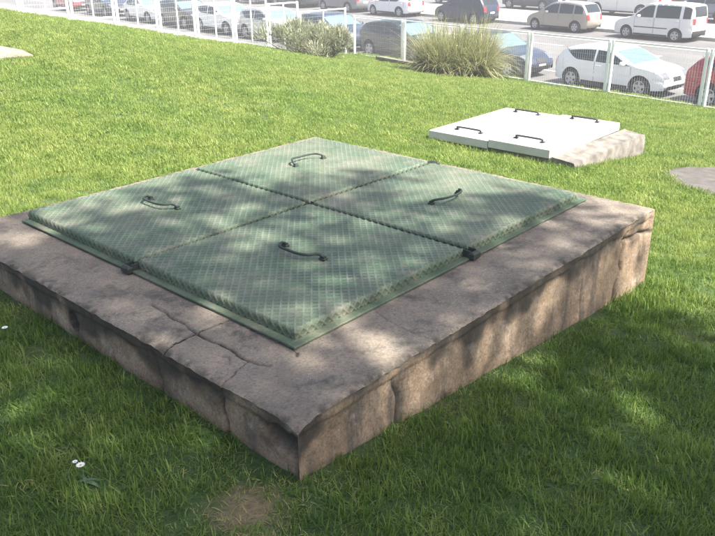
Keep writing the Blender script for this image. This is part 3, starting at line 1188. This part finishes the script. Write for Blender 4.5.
    for k3 in range(n):
        a = 2 * math.pi * k3 / n
        for rr, y in P: V.append((rr * math.cos(a), y, rr * math.sin(a)))
    mp = len(P)
    for k3 in range(n):
        for j in range(mp - 1):
            k4 = (k3 + 1) % n
            F.append((k3 * mp + j, k3 * mp + j + 1, k4 * mp + j + 1, k4 * mp + j))
    D['tyre'] = finish(V, F, 'tyre')
    b = MB()
    for sg in (1, -1):                                   # rim ring, hub, spokes
        V, F = [], []
        for k3 in range(n):
            a = 2 * math.pi * k3 / n
            for rr, y in ((r * .66, .092), (r * .60, .100), (r * .54, .080)): V.append((rr * math.cos(a), sg * y, rr * math.sin(a)))
        for k3 in range(n):
            k4 = (k3 + 1) % n
            for j in range(2): F.append((k3 * 3 + j, k3 * 3 + j + 1, k4 * 3 + j + 1, k4 * 3 + j))
        b.add(V, F)
        for q in range(5):
            a = 2 * math.pi * q / 5 + .3
            ca, sa = math.cos(a), math.sin(a)
            w0, w1 = .05, .032
            V = [(ca * .02 - sa * w0, sg * .092, sa * .02 + ca * w0), (ca * .02 + sa * w0, sg * .092, sa * .02 - ca * w0),
                 (ca * r * .6 + sa * w1 * 1.6, sg * .086, sa * r * .6 - ca * w1 * 1.6), (ca * r * .6 - sa * w1 * 1.6, sg * .086, sa * r * .6 + ca * w1 * 1.6)]
            b.add(V, [(0, 1, 2, 3)])
    D['rim'] = finish(b.v, b.f, 'rim')
    V = [(r * .63 * math.cos(2 * math.pi * q / 20), sg * .06, r * .63 * math.sin(2 * math.pi * q / 20)) for sg in (1, -1) for q in range(20)]
    D['disc'] = mesh(V, [tuple(range(20)), tuple(range(39, 19, -1))], 'disc')
    CACHE[kind] = D
    return D


def make_car(name, kind, label, cat, o, s, facing, mat, group, bumper_mat=None, scale=1., detail=True, z=ZR):
    """o, s: centre of the car; facing +1 = along +S (right), -1 = along -S (left)"""
    D = car_meshes(kind); sp = SPECS[kind]
    d = Sv * facing
    root = empty(name, (*os2xy(o, s), z), math.atan2(d[1], d[0]))
    root.scale = (scale,) * 3
    tag(root, label, cat, group)

    def put(nm, me, mt, parent=root):
        ob = bpy.data.objects.new(nm, me); COL.objects.link(ob); ob.parent = parent
        if len(me.materials) == 0: me.materials.append(mt)
        if me.materials[0] != mt:
            ob.material_slots[0].link = 'OBJECT'; ob.material_slots[0].material = mt
        return ob
    body = put('body', D['body'], mat)
    put('underbody', D['under'], M_BLACK)
    for w in D['windows']: put('side_window', w, M_GLASS)
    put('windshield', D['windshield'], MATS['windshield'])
    put('rear_window', D['rear_window'], M_GLASS)
    for sgn in (1, -1):
        for xw in sp['wheels']:
            t = put('wheel', D['tyre'], M_TYRE)
            t.location = (xw, sgn * (sp['W'] / 2 - .125), sp['wr'])
            put('rim', D['rim'], M_RIM, t)
            put('brake_disc', D['disc'], M_BLACK, t)
    if detail:
        for h in D['headlights']: put('headlight', h, M_LAMP)
        for h in D['tails']: put('tail_light', h, M_TAIL)
        put('grille', D['grille'], M_BLACK); put('lower_intake', D['lower_intake'], M_BLACK)
        for p in D['plates']: put('number_plate', p, M_PLATE)
        for p in D['mirrors']: put('mirror', p, mat)
        for p in D['handles']: put('door_handle', p, mat)
        for p in D['gaps']: put('door_gap', p, M_BLACK)
        for p in D['sills']: put('sill', p, M_BLACK)
        if bumper_mat:
            put('rear_bumper', D['rear_bumper'], bumper_mat)
            for p in D['mouldings']: put('side_moulding', p, bumper_mat)
    return root


P_WHITE = paint('white_car_paint', (.74, .75, .76))
P_WHITE2 = paint('cream_white_van_paint', (.72, .71, .69))
P_SILVER = paint('beige_silver_paint', (.34, .31, .265), .35)
P_NAVY = paint('dark_navy_paint', (.012, .021, .046), .0)
P_BLUE = paint('slate_blue_paint', (.024, .034, .058), .0)
P_GREEN = paint('dark_green_paint', (.012, .022, .020), .0)
P_RED = paint('red_paint', (.33, .018, .030), .1)
P_GREY = paint('mid_grey_paint', (.20, .21, .22), .4)
P_DGREY = paint('charcoal_paint', (.055, .058, .062), .2)
P_LGREY = paint('light_grey_paint', (.42, .43, .44), .4)
NEARG, FARG, THIRDG = 'cars parked along the near kerb', 'cars parked along the far kerb', 'vehicles on the second carriageway'
ON = 20.1 + .9
OF = 32.6 + .9
# near row (facing +S), front positions from the fence side
make_car('parked_car', 'hatchback', 'white hatchback parked beyond the fence next to the red car', 'car', ON, -12.85, 1, P_WHITE, NEARG, scale=.90)
make_car('parked_car', 'hatchback', 'bright red car parked just ahead of the near white hatchback', 'car', ON, -8.35, 1, P_RED, NEARG)
make_car('parked_car', 'saloon', 'slate blue car behind the big yellow-green grass tuft', 'car', ON, -17.75, 1, P_BLUE, NEARG, scale=.94)
make_car('parked_car', 'hatchback', 'dark green hatchback behind the fence between the two bushes', 'car', ON, -22.1, 1, P_GREEN, NEARG)
make_car('parked_car', 'hatchback', 'blue hatchback mostly hidden behind the grey-green bush', 'car', ON, -26.75, 1, P_BLUE, NEARG)
make_car('parked_car', 'hatchback', 'light grey hatchback parked at the foot of the stepped fence', 'car', ON, -31.2, 1, P_LGREY, NEARG, detail=True)
make_car('parked_car', 'hatchback', 'white car parked between light grey and charcoal hatchbacks', 'car', ON, -35.5, 1, P_WHITE, NEARG)
make_car('parked_car', 'hatchback', 'charcoal hatchback parked between two white cars', 'car', ON, -39.8, 1, P_DGREY, NEARG)
make_car('parked_car', 'saloon', 'white saloon parked between charcoal and slate blue cars', 'car', ON, -44.3, 1, P_WHITE, NEARG)
make_car('parked_car', 'saloon', 'slate blue saloon at the high end of the stepped fence', 'car', ON, -50.3, 1, P_BLUE, NEARG)
make_car('parked_car', 'hatchback', 'dull red hatchback seen through the highest fence panels', 'car', ON, -56.5, 1, P_RED, NEARG)
# far row (facing -S)
make_car('parked_van', 'van', 'white people-carrier van with black bumpers on the far kerb', 'van', OF, -18.75, -1, P_WHITE2, FARG, M_BLACK, scale=.88)
make_car('parked_minivan', 'minivan', 'beige silver minivan parked ahead of the white van', 'minivan', OF, -23.95, -1, P_SILVER, FARG, scale=.87)
make_car('parked_minivan', 'minivan', 'dark navy minivan parked between silver minivan and white hatchback', 'minivan', OF, -30.5, -1, P_NAVY, FARG, scale=.90)
make_car('parked_car', 'hatchback', 'white hatchback parked ahead of the dark navy minivan', 'car', OF, -36.4, -1, P_WHITE, FARG, scale=.92)
make_car('parked_car', 'hatchback', 'grey hatchback parked ahead of the far white hatchback', 'car', OF, -41.3, -1, P_GREY, FARG)
make_car('parked_car', 'saloon', 'charcoal saloon parked ahead of the grey hatchback on far kerb', 'car', OF, -46.9, -1, P_DGREY, FARG)
make_car('parked_car', 'hatchback', 'dark green hatchback parked on the far kerb ahead of charcoal saloon', 'car', OF, -52.4, -1, P_GREEN, FARG)
# second carriageway
O3 = 43.2
make_car('panel_van', 'panel_van', 'tall white panel van beyond the far pavement', 'van', O3, -26.4, -1, P_WHITE2, THIRDG, z=ZR - .02)
make_car('parked_car', 'hatchback', 'blue-grey hatchback behind the white panel van', 'car', O3, -21.6, -1, paint('blue_grey_paint', (.16, .19, .24), .35), THIRDG, z=ZR - .02)
make_car('parked_car', 'minivan', 'navy minivan beyond the far pavement ahead of the panel van', 'minivan', O3, -33.4, -1, P_NAVY, THIRDG, z=ZR - .02)
make_car('parked_car', 'saloon', 'charcoal saloon beyond the far pavement ahead of navy minivan', 'car', O3, -40.0, -1, P_DGREY, THIRDG, z=ZR - .02)

# far wall with railing, and a hoop barrier on the far pavement
fw = empty('boundary_wall', (*os2xy(49.6, -20), ZR - .3))
tag(fw, 'low red-brown boundary wall topped with dark railings across the road', 'wall')
rzS = math.atan2(Sv[1], Sv[0])
wx = MB().box((0, 0, .60), (30, .25, 1.2), rzS, .01).build('wall_body', M_REDWALL, fw)
wc = MB().box((0, 0, 1.24), (30.1, .33, .08), rzS, .01).build('coping', M_KERB, fw)
for k in range(100):
    q = -14.85 + k * .3
    MB().box((q * Sv[0], q * Sv[1], 1.28 + .45), (.03, .03, .9), rzS).build('railing_bar', M_DGREY if False else M_BLACK, fw)
MB().box((0, 0, 2.20), (30, .04, .05), rzS).build('railing_top', M_BLACK, fw)
hb = empty('hoop_barrier', (*os2xy(36.2, -17.2), ZR + .135), rzS)
tag(hb, 'low dark metal hoop barrier on the pale far pavement', 'barrier')
MB().tube(catmull([(-.75, 0, 0), (-.75, 0, .7), (-.68, 0, .85), (.68, 0, .85), (.75, 0, .7), (.75, 0, 0)], 4), .03, 8).build('hoop', M_DARKIRON, hb, 60)
MB().tube([(-.74, 0, .42), (.74, 0, .42)], .022, 8).build('cross_bar', M_DARKIRON, hb, 60)


# ================================================================== PLANTS
def ribbon(V, F, A, base, direc, length, width, droop, segs=4, rnd=0., lat=None, AL=None):
    d = Vector(direc).normalized()
    lat = lat or d.cross(Vector((0, 0, 1)))
    if lat.length < 1e-4: lat = Vector((1, 0, 0))
    lat.normalize()
    p = Vector(base); k = len(V)
    for i in range(segs + 1):
        t = i / segs
        w = width * (1 - t ** 1.6) * .5 + .0002
        V.append(p - lat * w); V.append(p + lat * w)
        A += [rnd, rnd]
        if AL is not None: AL += [t, t]
        d = (d + Vector((0, 0, -droop / segs))).normalized()
        p = p + d * (length / segs)
    for i in range(segs):
        F.append((k + 2 * i, k + 2 * i + 1, k + 2 * i + 3, k + 2 * i + 2))


def attr(me, name, vals):
    a = me.attributes.new(name, 'FLOAT', 'POINT'); a.data.foreach_set('value', vals)


def grass_tuft(x, y, seed):
    r = random.Random(seed)
    root = empty('grass_tuft', (x, y, lawn_z(x, y)))
    tag(root, 'large yellow-green ornamental grass tuft with dry stalks at the fence', 'shrub')
    V, F, A = [], [], []
    crowns = [(r.uniform(-.62, .62), r.uniform(-.45, .45), r.uniform(.80, 1.42), r.uniform(0, .35)) for _ in range(14)]
    for cx_, cy_, ch, tone in crowns:
        for _ in range(420):
            a = r.uniform(0, 6.2832); q = r.random() ** .7
            lean = q * r.uniform(.25, 1.25)
            ribbon(V, F, A, (cx_ + r.gauss(0, .07), cy_ + r.gauss(0, .07), -.02), (math.cos(a) * lean + cx_ * .35, math.sin(a) * lean + cy_ * .35, 1),
                   ch * r.uniform(.45, 1.15), .019 * r.uniform(.6, 1.3), r.uniform(.4, 2.0), 5, min(1, tone + r.random() * .75))
    me = mesh(V, F, 'foliage'); attr(me, 'rnd', A)
    link('foliage', me, mat_leaf('grass_tuft_leaf', [(.12, (.085, .115, .045)), (.32, (.20, .235, .10)), (.55, (.36, .37, .17)), (.75, (.52, .48, .28)), (.95, (.68, .62, .45))]), root)
    b = MB()
    for _ in range(9):
        p0 = Vector((r.uniform(-.6, .6), r.uniform(-.4, .4), 0)); dd = Vector((r.gauss(0, .35), r.gauss(0, .35), 1)).normalized(); L_ = r.uniform(.7, 1.2)
        b.tube([p0, p0 + dd * L_ * .6, p0 + dd * L_ + Vector((.03, 0, -.02))], [.006, .004, .010], 5)
    b.build('dry_stalk', simple('dry_stalk', (.50, .44, .32), .9, var=.3, scale=9), root)


bx, by = os2xy(13.0, -12.05)
grass_tuft(bx, by, 4)


def leafy_bush(label, x, y, stops, n, rx, rz_, seed, tag_):
    r = random.Random(seed)
    root = empty('grey_green_bush', (x, y, lawn_z(x, y)))
    tag(root, label, 'shrub')
    V, F, A = [], [], []
    lobes = [(r.gauss(0, .40) * rx, r.gauss(0, .40) * rx, rz_ * r.uniform(.12, .62), r.uniform(.30, .52)) for _ in range(22)]
    b = MB()
    for lx, ly, lz, lr in lobes:
        b.tube([(lx * .2, ly * .2, -.03), (lx * .7, ly * .7, lz * .5), (lx, ly, lz)], [.014, .010, .005], 5)
    for _ in range(n):
        lx, ly, lz, lr = lobes[int(r.random() * len(lobes))]
        d = Vector((r.gauss(0, 1), r.gauss(0, 1), r.gauss(.35, .8))).normalized()
        p = Vector((lx, ly, lz)) + d * lr * rx * r.random() ** .5 * .85
        if p.z < -.02: continue
        up = (d + Vector((0, 0, .9)) + Vector((r.gauss(0, .4), r.gauss(0, .4), 0))).normalized()
        ribbon(V, F, A, p, up, r.uniform(.08, .18), r.uniform(.014, .028), r.uniform(.1, .9), 2, min(1, max(0, r.random() * .7 + .3 * (p.z / rz_))))
    me = mesh(V, F, 'foliage'); attr(me, 'rnd', A)
    link('foliage', me, mat_leaf('bush_leaf_' + tag_, stops), root)
    b.build('stems', M_BARK, root)


bx, by = os2xy(11.7, -15.15)
leafy_bush('pale dry-tipped grey-green bush growing where the fences meet', bx, by,
           [(.15, (.17, .19, .11)), (.4, (.33, .35, .23)), (.65, (.50, .49, .36)), (.9, (.68, .63, .52))], 8000, .82, .86, 9, 'pale')
bx, by = os2xy(11.15, -15.35)
leafy_bush('darker grey-green bush against the stepped fence posts', bx, by,
           [(.15, (.10, .13, .065)), (.4, (.23, .26, .15)), (.65, (.38, .40, .27)), (.9, (.56, .53, .42))], 8000, .95, .98, 12, 'dark')


# shade tree: stands up-sun of the plinth; only its shade is in the picture
def tree(name, label, x, y, h_trunk, crown_c, crown_r, n_clump, seed):
    r = random.Random(seed)
    root = empty(name, (x, y, lawn_z(x, y)))
    tag(root, label, 'tree')
    b = MB()
    top = Vector((crown_c[0] - x, crown_c[1] - y, crown_c[2]))
    b.tube([(0, 0, -.3), (0, 0, .4), (.05, 0, h_trunk * .6), (top.x * .3, top.y * .3, h_trunk)], [.26, .21, .17, .15], 12)
    V, F, A = [], [], []
    base = Vector((top.x * .3, top.y * .3, h_trunk))
    for k in range(n_clump):
        while True:
            q = Vector((r.uniform(-1, 1), r.uniform(-1, 1), r.uniform(-1, 1)))
            if .25 < q.length < 1: break
        c = top + Vector((q.x * crown_r[0], q.y * crown_r[1], q.z * crown_r[2]))
        if k % 5 == 0:
            mid = (base + c) / 2 + Vector((r.uniform(-.2, .2), r.uniform(-.2, .2), .25))
            b.tube([base, mid, c], [.07, .035, .01], 6)
        cr = r.uniform(.24, .46)
        for _ in range(r.randint(20, 32)):
            p = c + Vector((r.gauss(0, .5), r.gauss(0, .5), r.gauss(0, .38))) * cr
            nrm = Vector((r.gauss(0, .6), r.gauss(0, .6), 1)).normalized()
            t1 = nrm.orthogonal().normalized(); t1.rotate(Matrix.Rotation(r.uniform(0, 6.28), 3, nrm)); t2 = nrm.cross(t1)
            s_ = r.uniform(.06, .115); i = len(V)
            V += [p - t1 * s_, p + t2 * s_ * .55 - t1 * .2 * s_, p + t1 * s_, p - t2 * s_ * .55 - t1 * .2 * s_]
            A += [r.random()] * 4
            F.append((i, i + 1, i + 2, i + 3))
    b.build('trunk', M_BARK, root, 60)
    me = mesh(V, F, 'crown'); attr(me, 'rnd', A)
    link('crown', me, mat_leaf(name + '_leaf', [(.2, (.025, .055, .012)), (.5, (.05, .095, .02)), (.85, (.10, .14, .035))]), root)


def crown_over(gx, gy, h):
    """centre of a crown at height h whose shadow centre falls on (gx, gy)"""
    k = h / math.tan(SUN_EL)
    return (gx + sun_h.x * k, gy + sun_h.y * k, h)


c1 = crown_over(-.5, .85, 10.0)
tree('shade_tree', 'broad leafy tree whose shade dapples the green covers', c1[0] + .6, c1[1] - 1.2, 6.5, c1, (4.1, 3.9, 2.0), 700, 3)
c2 = crown_over(3.7, .7, 10.5)
tree('shade_tree', 'leafy tree shading the grass along the plinth\'s tan side', c2[0] + 1.0, c2[1] - 1.0, 6.8, c2, (2.8, 2.8, 1.9), 230, 5)


# white flowers in the near grass
def flower(x, y, hgt, label, rad=.016, heads=2, leaves=True):
    z = lawn_z(x, y)
    root = empty('white_flower', (x, y, z))
    tag(root, label, 'flower')
    M_ST = simple('flower_stem', (.07, .13, .04), .7)
    M_PE = simple('white_petal', (.78, .77, .74), .7, var=.04)
    M_YE = simple('flower_eye', (.55, .42, .08), .8)
    for k in range(heads):
        dx, dy, hh, rr = ((0, 0, hgt, rad), (-.018, .006, hgt + .008, rad * .6))[k]
        MB().tube([(dx * .2, 0, -.01), (dx * .6, .003, hh * .6), (dx, dy, hh)], .0014, 5).build('stem', M_ST, root)
        hd = MB()
        for q in range(11):
            a = 2 * math.pi * q / 11
            ca, sa = math.cos(a), math.sin(a)
            w = rr * .26
            pts = [(rr * .2, -w * .5), (rr * .7, -w), (rr, 0), (rr * .7, w), (rr * .2, w * .5)]
            hd.add([(dx + ca * p - sa * t, dy + sa * p + ca * t, hh + .002 + (p / rr) * .003) for p, t in pts], [(0, 1, 2, 3, 4)])
        hd.build('petals', M_PE, root)
        MB().tube([(dx, dy, hh), (dx, dy, hh + .004)], rr * .25, 8).build('flower_eye', M_YE, root)
    if leaves:
        for q, (a, L_, w_, up_) in enumerate(((.2, .060, .014, .5), (-.35, .075, .017, .35), (2.4, .035, .012, .9), (3.6, .045, .011, .8))):
            V, F, A = [], [], []
            ribbon(V, F, A, (.004 * q, 0, .012), (math.cos(a), math.sin(a), up_), L_, w_, 1.1, 5, .5)
            me = mesh(V, F, 'leaf'); link('leaf', me, simple('rosette_leaf', (.075, .125, .06), .7), root)


flower(-.875, 1.945, .070, 'small white flower head standing in the shaded grass', .015, 2)
flower(-1.515, 2.895, .075, 'lone white flower near the plinth\'s drain-hole side', .014, 1, False)

# ================================================================== GRASS (one mass of blades)
src = bpy.data.collections.new('grass_sources')
NT = 8


def clump(kind, seed):
    r = random.Random(seed)
    V, F, A, AL = [], [], [], []
    # blades, radius, heights, width, segments, lean, colour offset, colour spread
    if kind == 'near':   n, rad, h0, h1, w, seg, ls, c0, cs = 66, .058, .018, .047, .0036, 3, 1.0, .0, .66  # low offset: deeper green of shade put into near and long blades
    elif kind == 'long': n, rad, h0, h1, w, seg, ls, c0, cs = 40, .055, .028, .066, .0040, 4, .95, .0, .60
    elif kind == 'far':  n, rad, h0, h1, w, seg, ls, c0, cs = 120, .16, .022, .050, .0068, 2, .70, .36, .56  # high offset: sunlit yellow-green put into far and mid blade colour
    elif kind == 'mid':  n, rad, h0, h1, w, seg, ls, c0, cs = 56, .065, .022, .052, .0042, 3, .75, .30, .58
    else:                n, rad, h0, h1, w, seg, ls, c0, cs = 30, .060, .012, .045, .0030, 3, 1.3, .85, .70
    for _ in range(n):
        a = r.uniform(0, 6.2832); q = math.sqrt(r.random()) * rad
        b = r.uniform(0, 6.2832); ln = abs(r.gauss(0, ls))
        ribbon(V, F, A, (math.cos(a) * q, math.sin(a) * q, -.008), (math.cos(b) * ln, math.sin(b) * ln, 1),
               r.uniform(h0, h1), w * r.uniform(.6, 1.3), r.uniform(.1, 1.5), seg, c0 + r.random() * cs, None, AL)
    me = mesh(V, F, 'grass_clump'); attr(me, 'rnd', A); attr(me, 'along', AL)
    me.materials.append(M_GRASS)
    return me


KINDS = ['near', 'near', 'near', 'long', 'long', 'dry', 'far', 'far', 'mid', 'mid']
for i, k in enumerate(KINDS):
    o_ = bpy.data.objects.new('grass_source_%d' % i, clump(k, 100 + i)); src.objects.link(o_)


def in_poly(x, y, P):
    c = False
    j = len(P) - 1
    for i in range(len(P)):
        if (P[i][1] > y) != (P[j][1] > y) and x < (P[j][0] - P[i][0]) * (y - P[i][1]) / (P[j][1] - P[i][1]) + P[i][0]: c = not c
        j = i
    return c


r = random.Random(11)
PTS, ROT, SCL, IDX = [], [], [], []


def blocked(x, y, m=0.):
    dx, dy = x - PO[0], y - PO[1]
    u, v = dx * Av[0] + dy * Av[1], dx * Bv[0] + dy * Bv[1]
    if U0 - m < u < U1 + m and V0 - m < v < V1 + m: return True
    if WU0 - m < u < WU1 + .02 + m and 1.42 - m < v < WV1 + m: return True
    return in_poly(x, y, SLAB1) or in_poly(x, y, SLAB2)


def edge_dist(x, y):
    dx, dy = x - PO[0], y - PO[1]
    u, v = dx * Av[0] + dy * Av[1], dx * Bv[0] + dy * Bv[1]
    du = max(U0 - u, u - U1, 0); dv = max(V0 - v, v - V1, 0)
    return math.hypot(du, dv), u, v


TANH = math.tan(R(27.5))
NEAR_Y = 6.2


def visible(x, y, m):
    return abs(x) < y * TANH + m


def put(x, y, i, s):
    PTS.append((x, y, lawn_z(x, y))); ROT.append((r.gauss(0, .10), r.gauss(0, .10), r.uniform(0, 6.2832))); SCL.append(s); IDX.append(i)


n_try = int(560 * 2 * 4.2 * 5.4)
for _ in range(n_try):
    y = r.uniform(1.0, NEAR_Y); x = r.uniform(-4.2, 4.2)
    if not visible(x, y, .7) or blocked(x, y, .012): continue
    bare = math.hypot(x + .36, (y - 1.86) * 1.2)
    e, u, v = edge_dist(x, y)
    if bare < .08 and r.random() < .5: continue
    if bare < .28 and r.random() < .2: continue
    nn = nz(x, y, 0, 2.1)
    if e < .10 and v > V0 - .2 and u < U0 + .02 and r.random() < .30: continue
    q = r.random()
    tall = y < 3.2 or (u > 1.7 and e < .35)
    pl_ = .42 + .5 * nz(x, y, 5, 1.6) if tall else .08
    if bare < .11: i = 5
    elif (bare < .34 or (e < .07 and v < V0 and u < 1.9)) and r.random() < .5: i = 5
    elif q < pl_: i = 3 + int(r.random() * 2)
    elif q < pl_ + .05: i = 5
    else: i = int(r.random() * 3)
    if i < 3 and (y > 4.6 or r.random() < .22): i = 8 + int(r.random() * 2)
    s_ = r.uniform(.75, 1.2) * (1.0 if y < 4 else .92)
    if u > 1.85 and e < .16: s_ *= 1.5
    put(x, y, i, s_)
for _ in range(34000):
    y = NEAR_Y - .3 + (r.random() ** 1.25) * 17.5; x = r.uniform(-1, 1) * (y * TANH + .6)
    o_, s_ = x * Nv[0] + y * Nv[1], x * Sv[0] + y * Sv[1]
    if o_ > 14.3 or s_ < -17.3 or blocked(x, y, .05): continue
    i = 6 + int(r.random() * 2)
    if y < 10 and r.random() < .5: i = 8 + int(r.random() * 2)
    put(x, y, i, r.uniform(.75, 1.15))
# longer fringe round the slabs and the pit
for P in (SLAB1, SLAB2):
    for k in range(len(P)):
        a, b_ = P[k], P[(k + 1) % len(P)]
        for _ in range(60):
            t = r.random(); x, y = a[0] + (b_[0] - a[0]) * t + r.gauss(0, .03), a[1] + (b_[1] - a[1]) * t + r.gauss(0, .03)
            put(x, y, 5 if r.random() < .6 else 3, r.uniform(.8, 1.1))
for _ in range(500):
    t = r.random(); sd_ = int(r.random() * 4)
    u = (WU0 - .02 if sd_ == 0 else WU1 + .05 if sd_ == 1 else WU0 + (WU1 - WU0) * t)
    v = (1.39 if sd_ == 2 else WV1 + .03 if sd_ == 3 else 1.39 + (WV1 - 1.39) * t)
    x, y = uv2xy(u + r.gauss(0, .02), v + r.gauss(0, .02))
    put(x, y, r.choice((8, 9, 8, 9, 3, 5)), r.uniform(.9, 1.5))

me = bpy.data.meshes.new('grass_points')
me.from_pydata(PTS, [], [])
a = me.attributes.new('rot', 'FLOAT_VECTOR', 'POINT'); a.data.foreach_set('vector', [c for q in ROT for c in q])
a = me.attributes.new('scl', 'FLOAT', 'POINT'); a.data.foreach_set('value', SCL)
a = me.attributes.new('idx', 'INT', 'POINT'); a.data.foreach_set('value', IDX)
me.materials.append(M_GRASS)
go = link('grass', me)
tag(go, 'mown green lawn grass sloping down to the fences', 'grass', kind='stuff')
ng = bpy.data.node_groups.new('scatter_grass', 'GeometryNodeTree')
ng.interface.new_socket('Geometry', in_out='INPUT', socket_type='NodeSocketGeometry')
ng.interface.new_socket('Geometry', in_out='OUTPUT', socket_type='NodeSocketGeometry')
N_ = ng.nodes.new
gi, go_ = N_('NodeGroupInput'), N_('NodeGroupOutput')
ci = N_('GeometryNodeCollectionInfo'); ci.inputs['Collection'].default_value = src
ci.inputs['Separate Children'].default_value = True; ci.inputs['Reset Children'].default_value = True
iop = N_('GeometryNodeInstanceOnPoints'); iop.inputs['Pick Instance'].default_value = True


def named(nm, t):
    x = N_('GeometryNodeInputNamedAttribute'); x.data_type = t; x.inputs['Name'].default_value = nm
    return [o for o in x.outputs if o.enabled and o.name == 'Attribute'][0]


er = N_('FunctionNodeEulerToRotation')
lk = ng.links.new
lk(gi.outputs[0], iop.inputs['Points']); lk(ci.outputs[0], iop.inputs['Instance'])
lk(named('rot', 'FLOAT_VECTOR'), er.inputs[0]); lk(er.outputs[0], iop.inputs['Rotation'])
lk(named('scl', 'FLOAT'), iop.inputs['Scale']); lk(named('idx', 'INT'), iop.inputs['Instance Index'])
lk(iop.outputs[0], go_.inputs[0])
go.modifiers.new('scatter', 'NODES').node_group = ng

# added volume imitating lens glare over lawn, road and car park
hz = MB().box((0, 45, 3.5), (300, 250, 14.4))
hob = hz.build('glare', None)
hob['kind'] = 'stuff'
hob['label'] = 'added veil of lens haze over the lawn and the road'
hob['category'] = 'glare'
hm = bpy.data.materials.new('glare_veil'); hm.use_nodes = True
ht = hm.node_tree; ht.nodes.clear()
ho = ht.nodes.new('ShaderNodeOutputMaterial'); hv_ = ht.nodes.new('ShaderNodeVolumePrincipled')
hv_.inputs['Color'].default_value = (.95, .96, 1, 1); hv_.inputs['Density'].default_value = .0032; hv_.inputs['Anisotropy'].default_value = 0
ht.links.new(hv_.outputs[0], ho.inputs['Volume'])
hob.data.materials.append(hm)
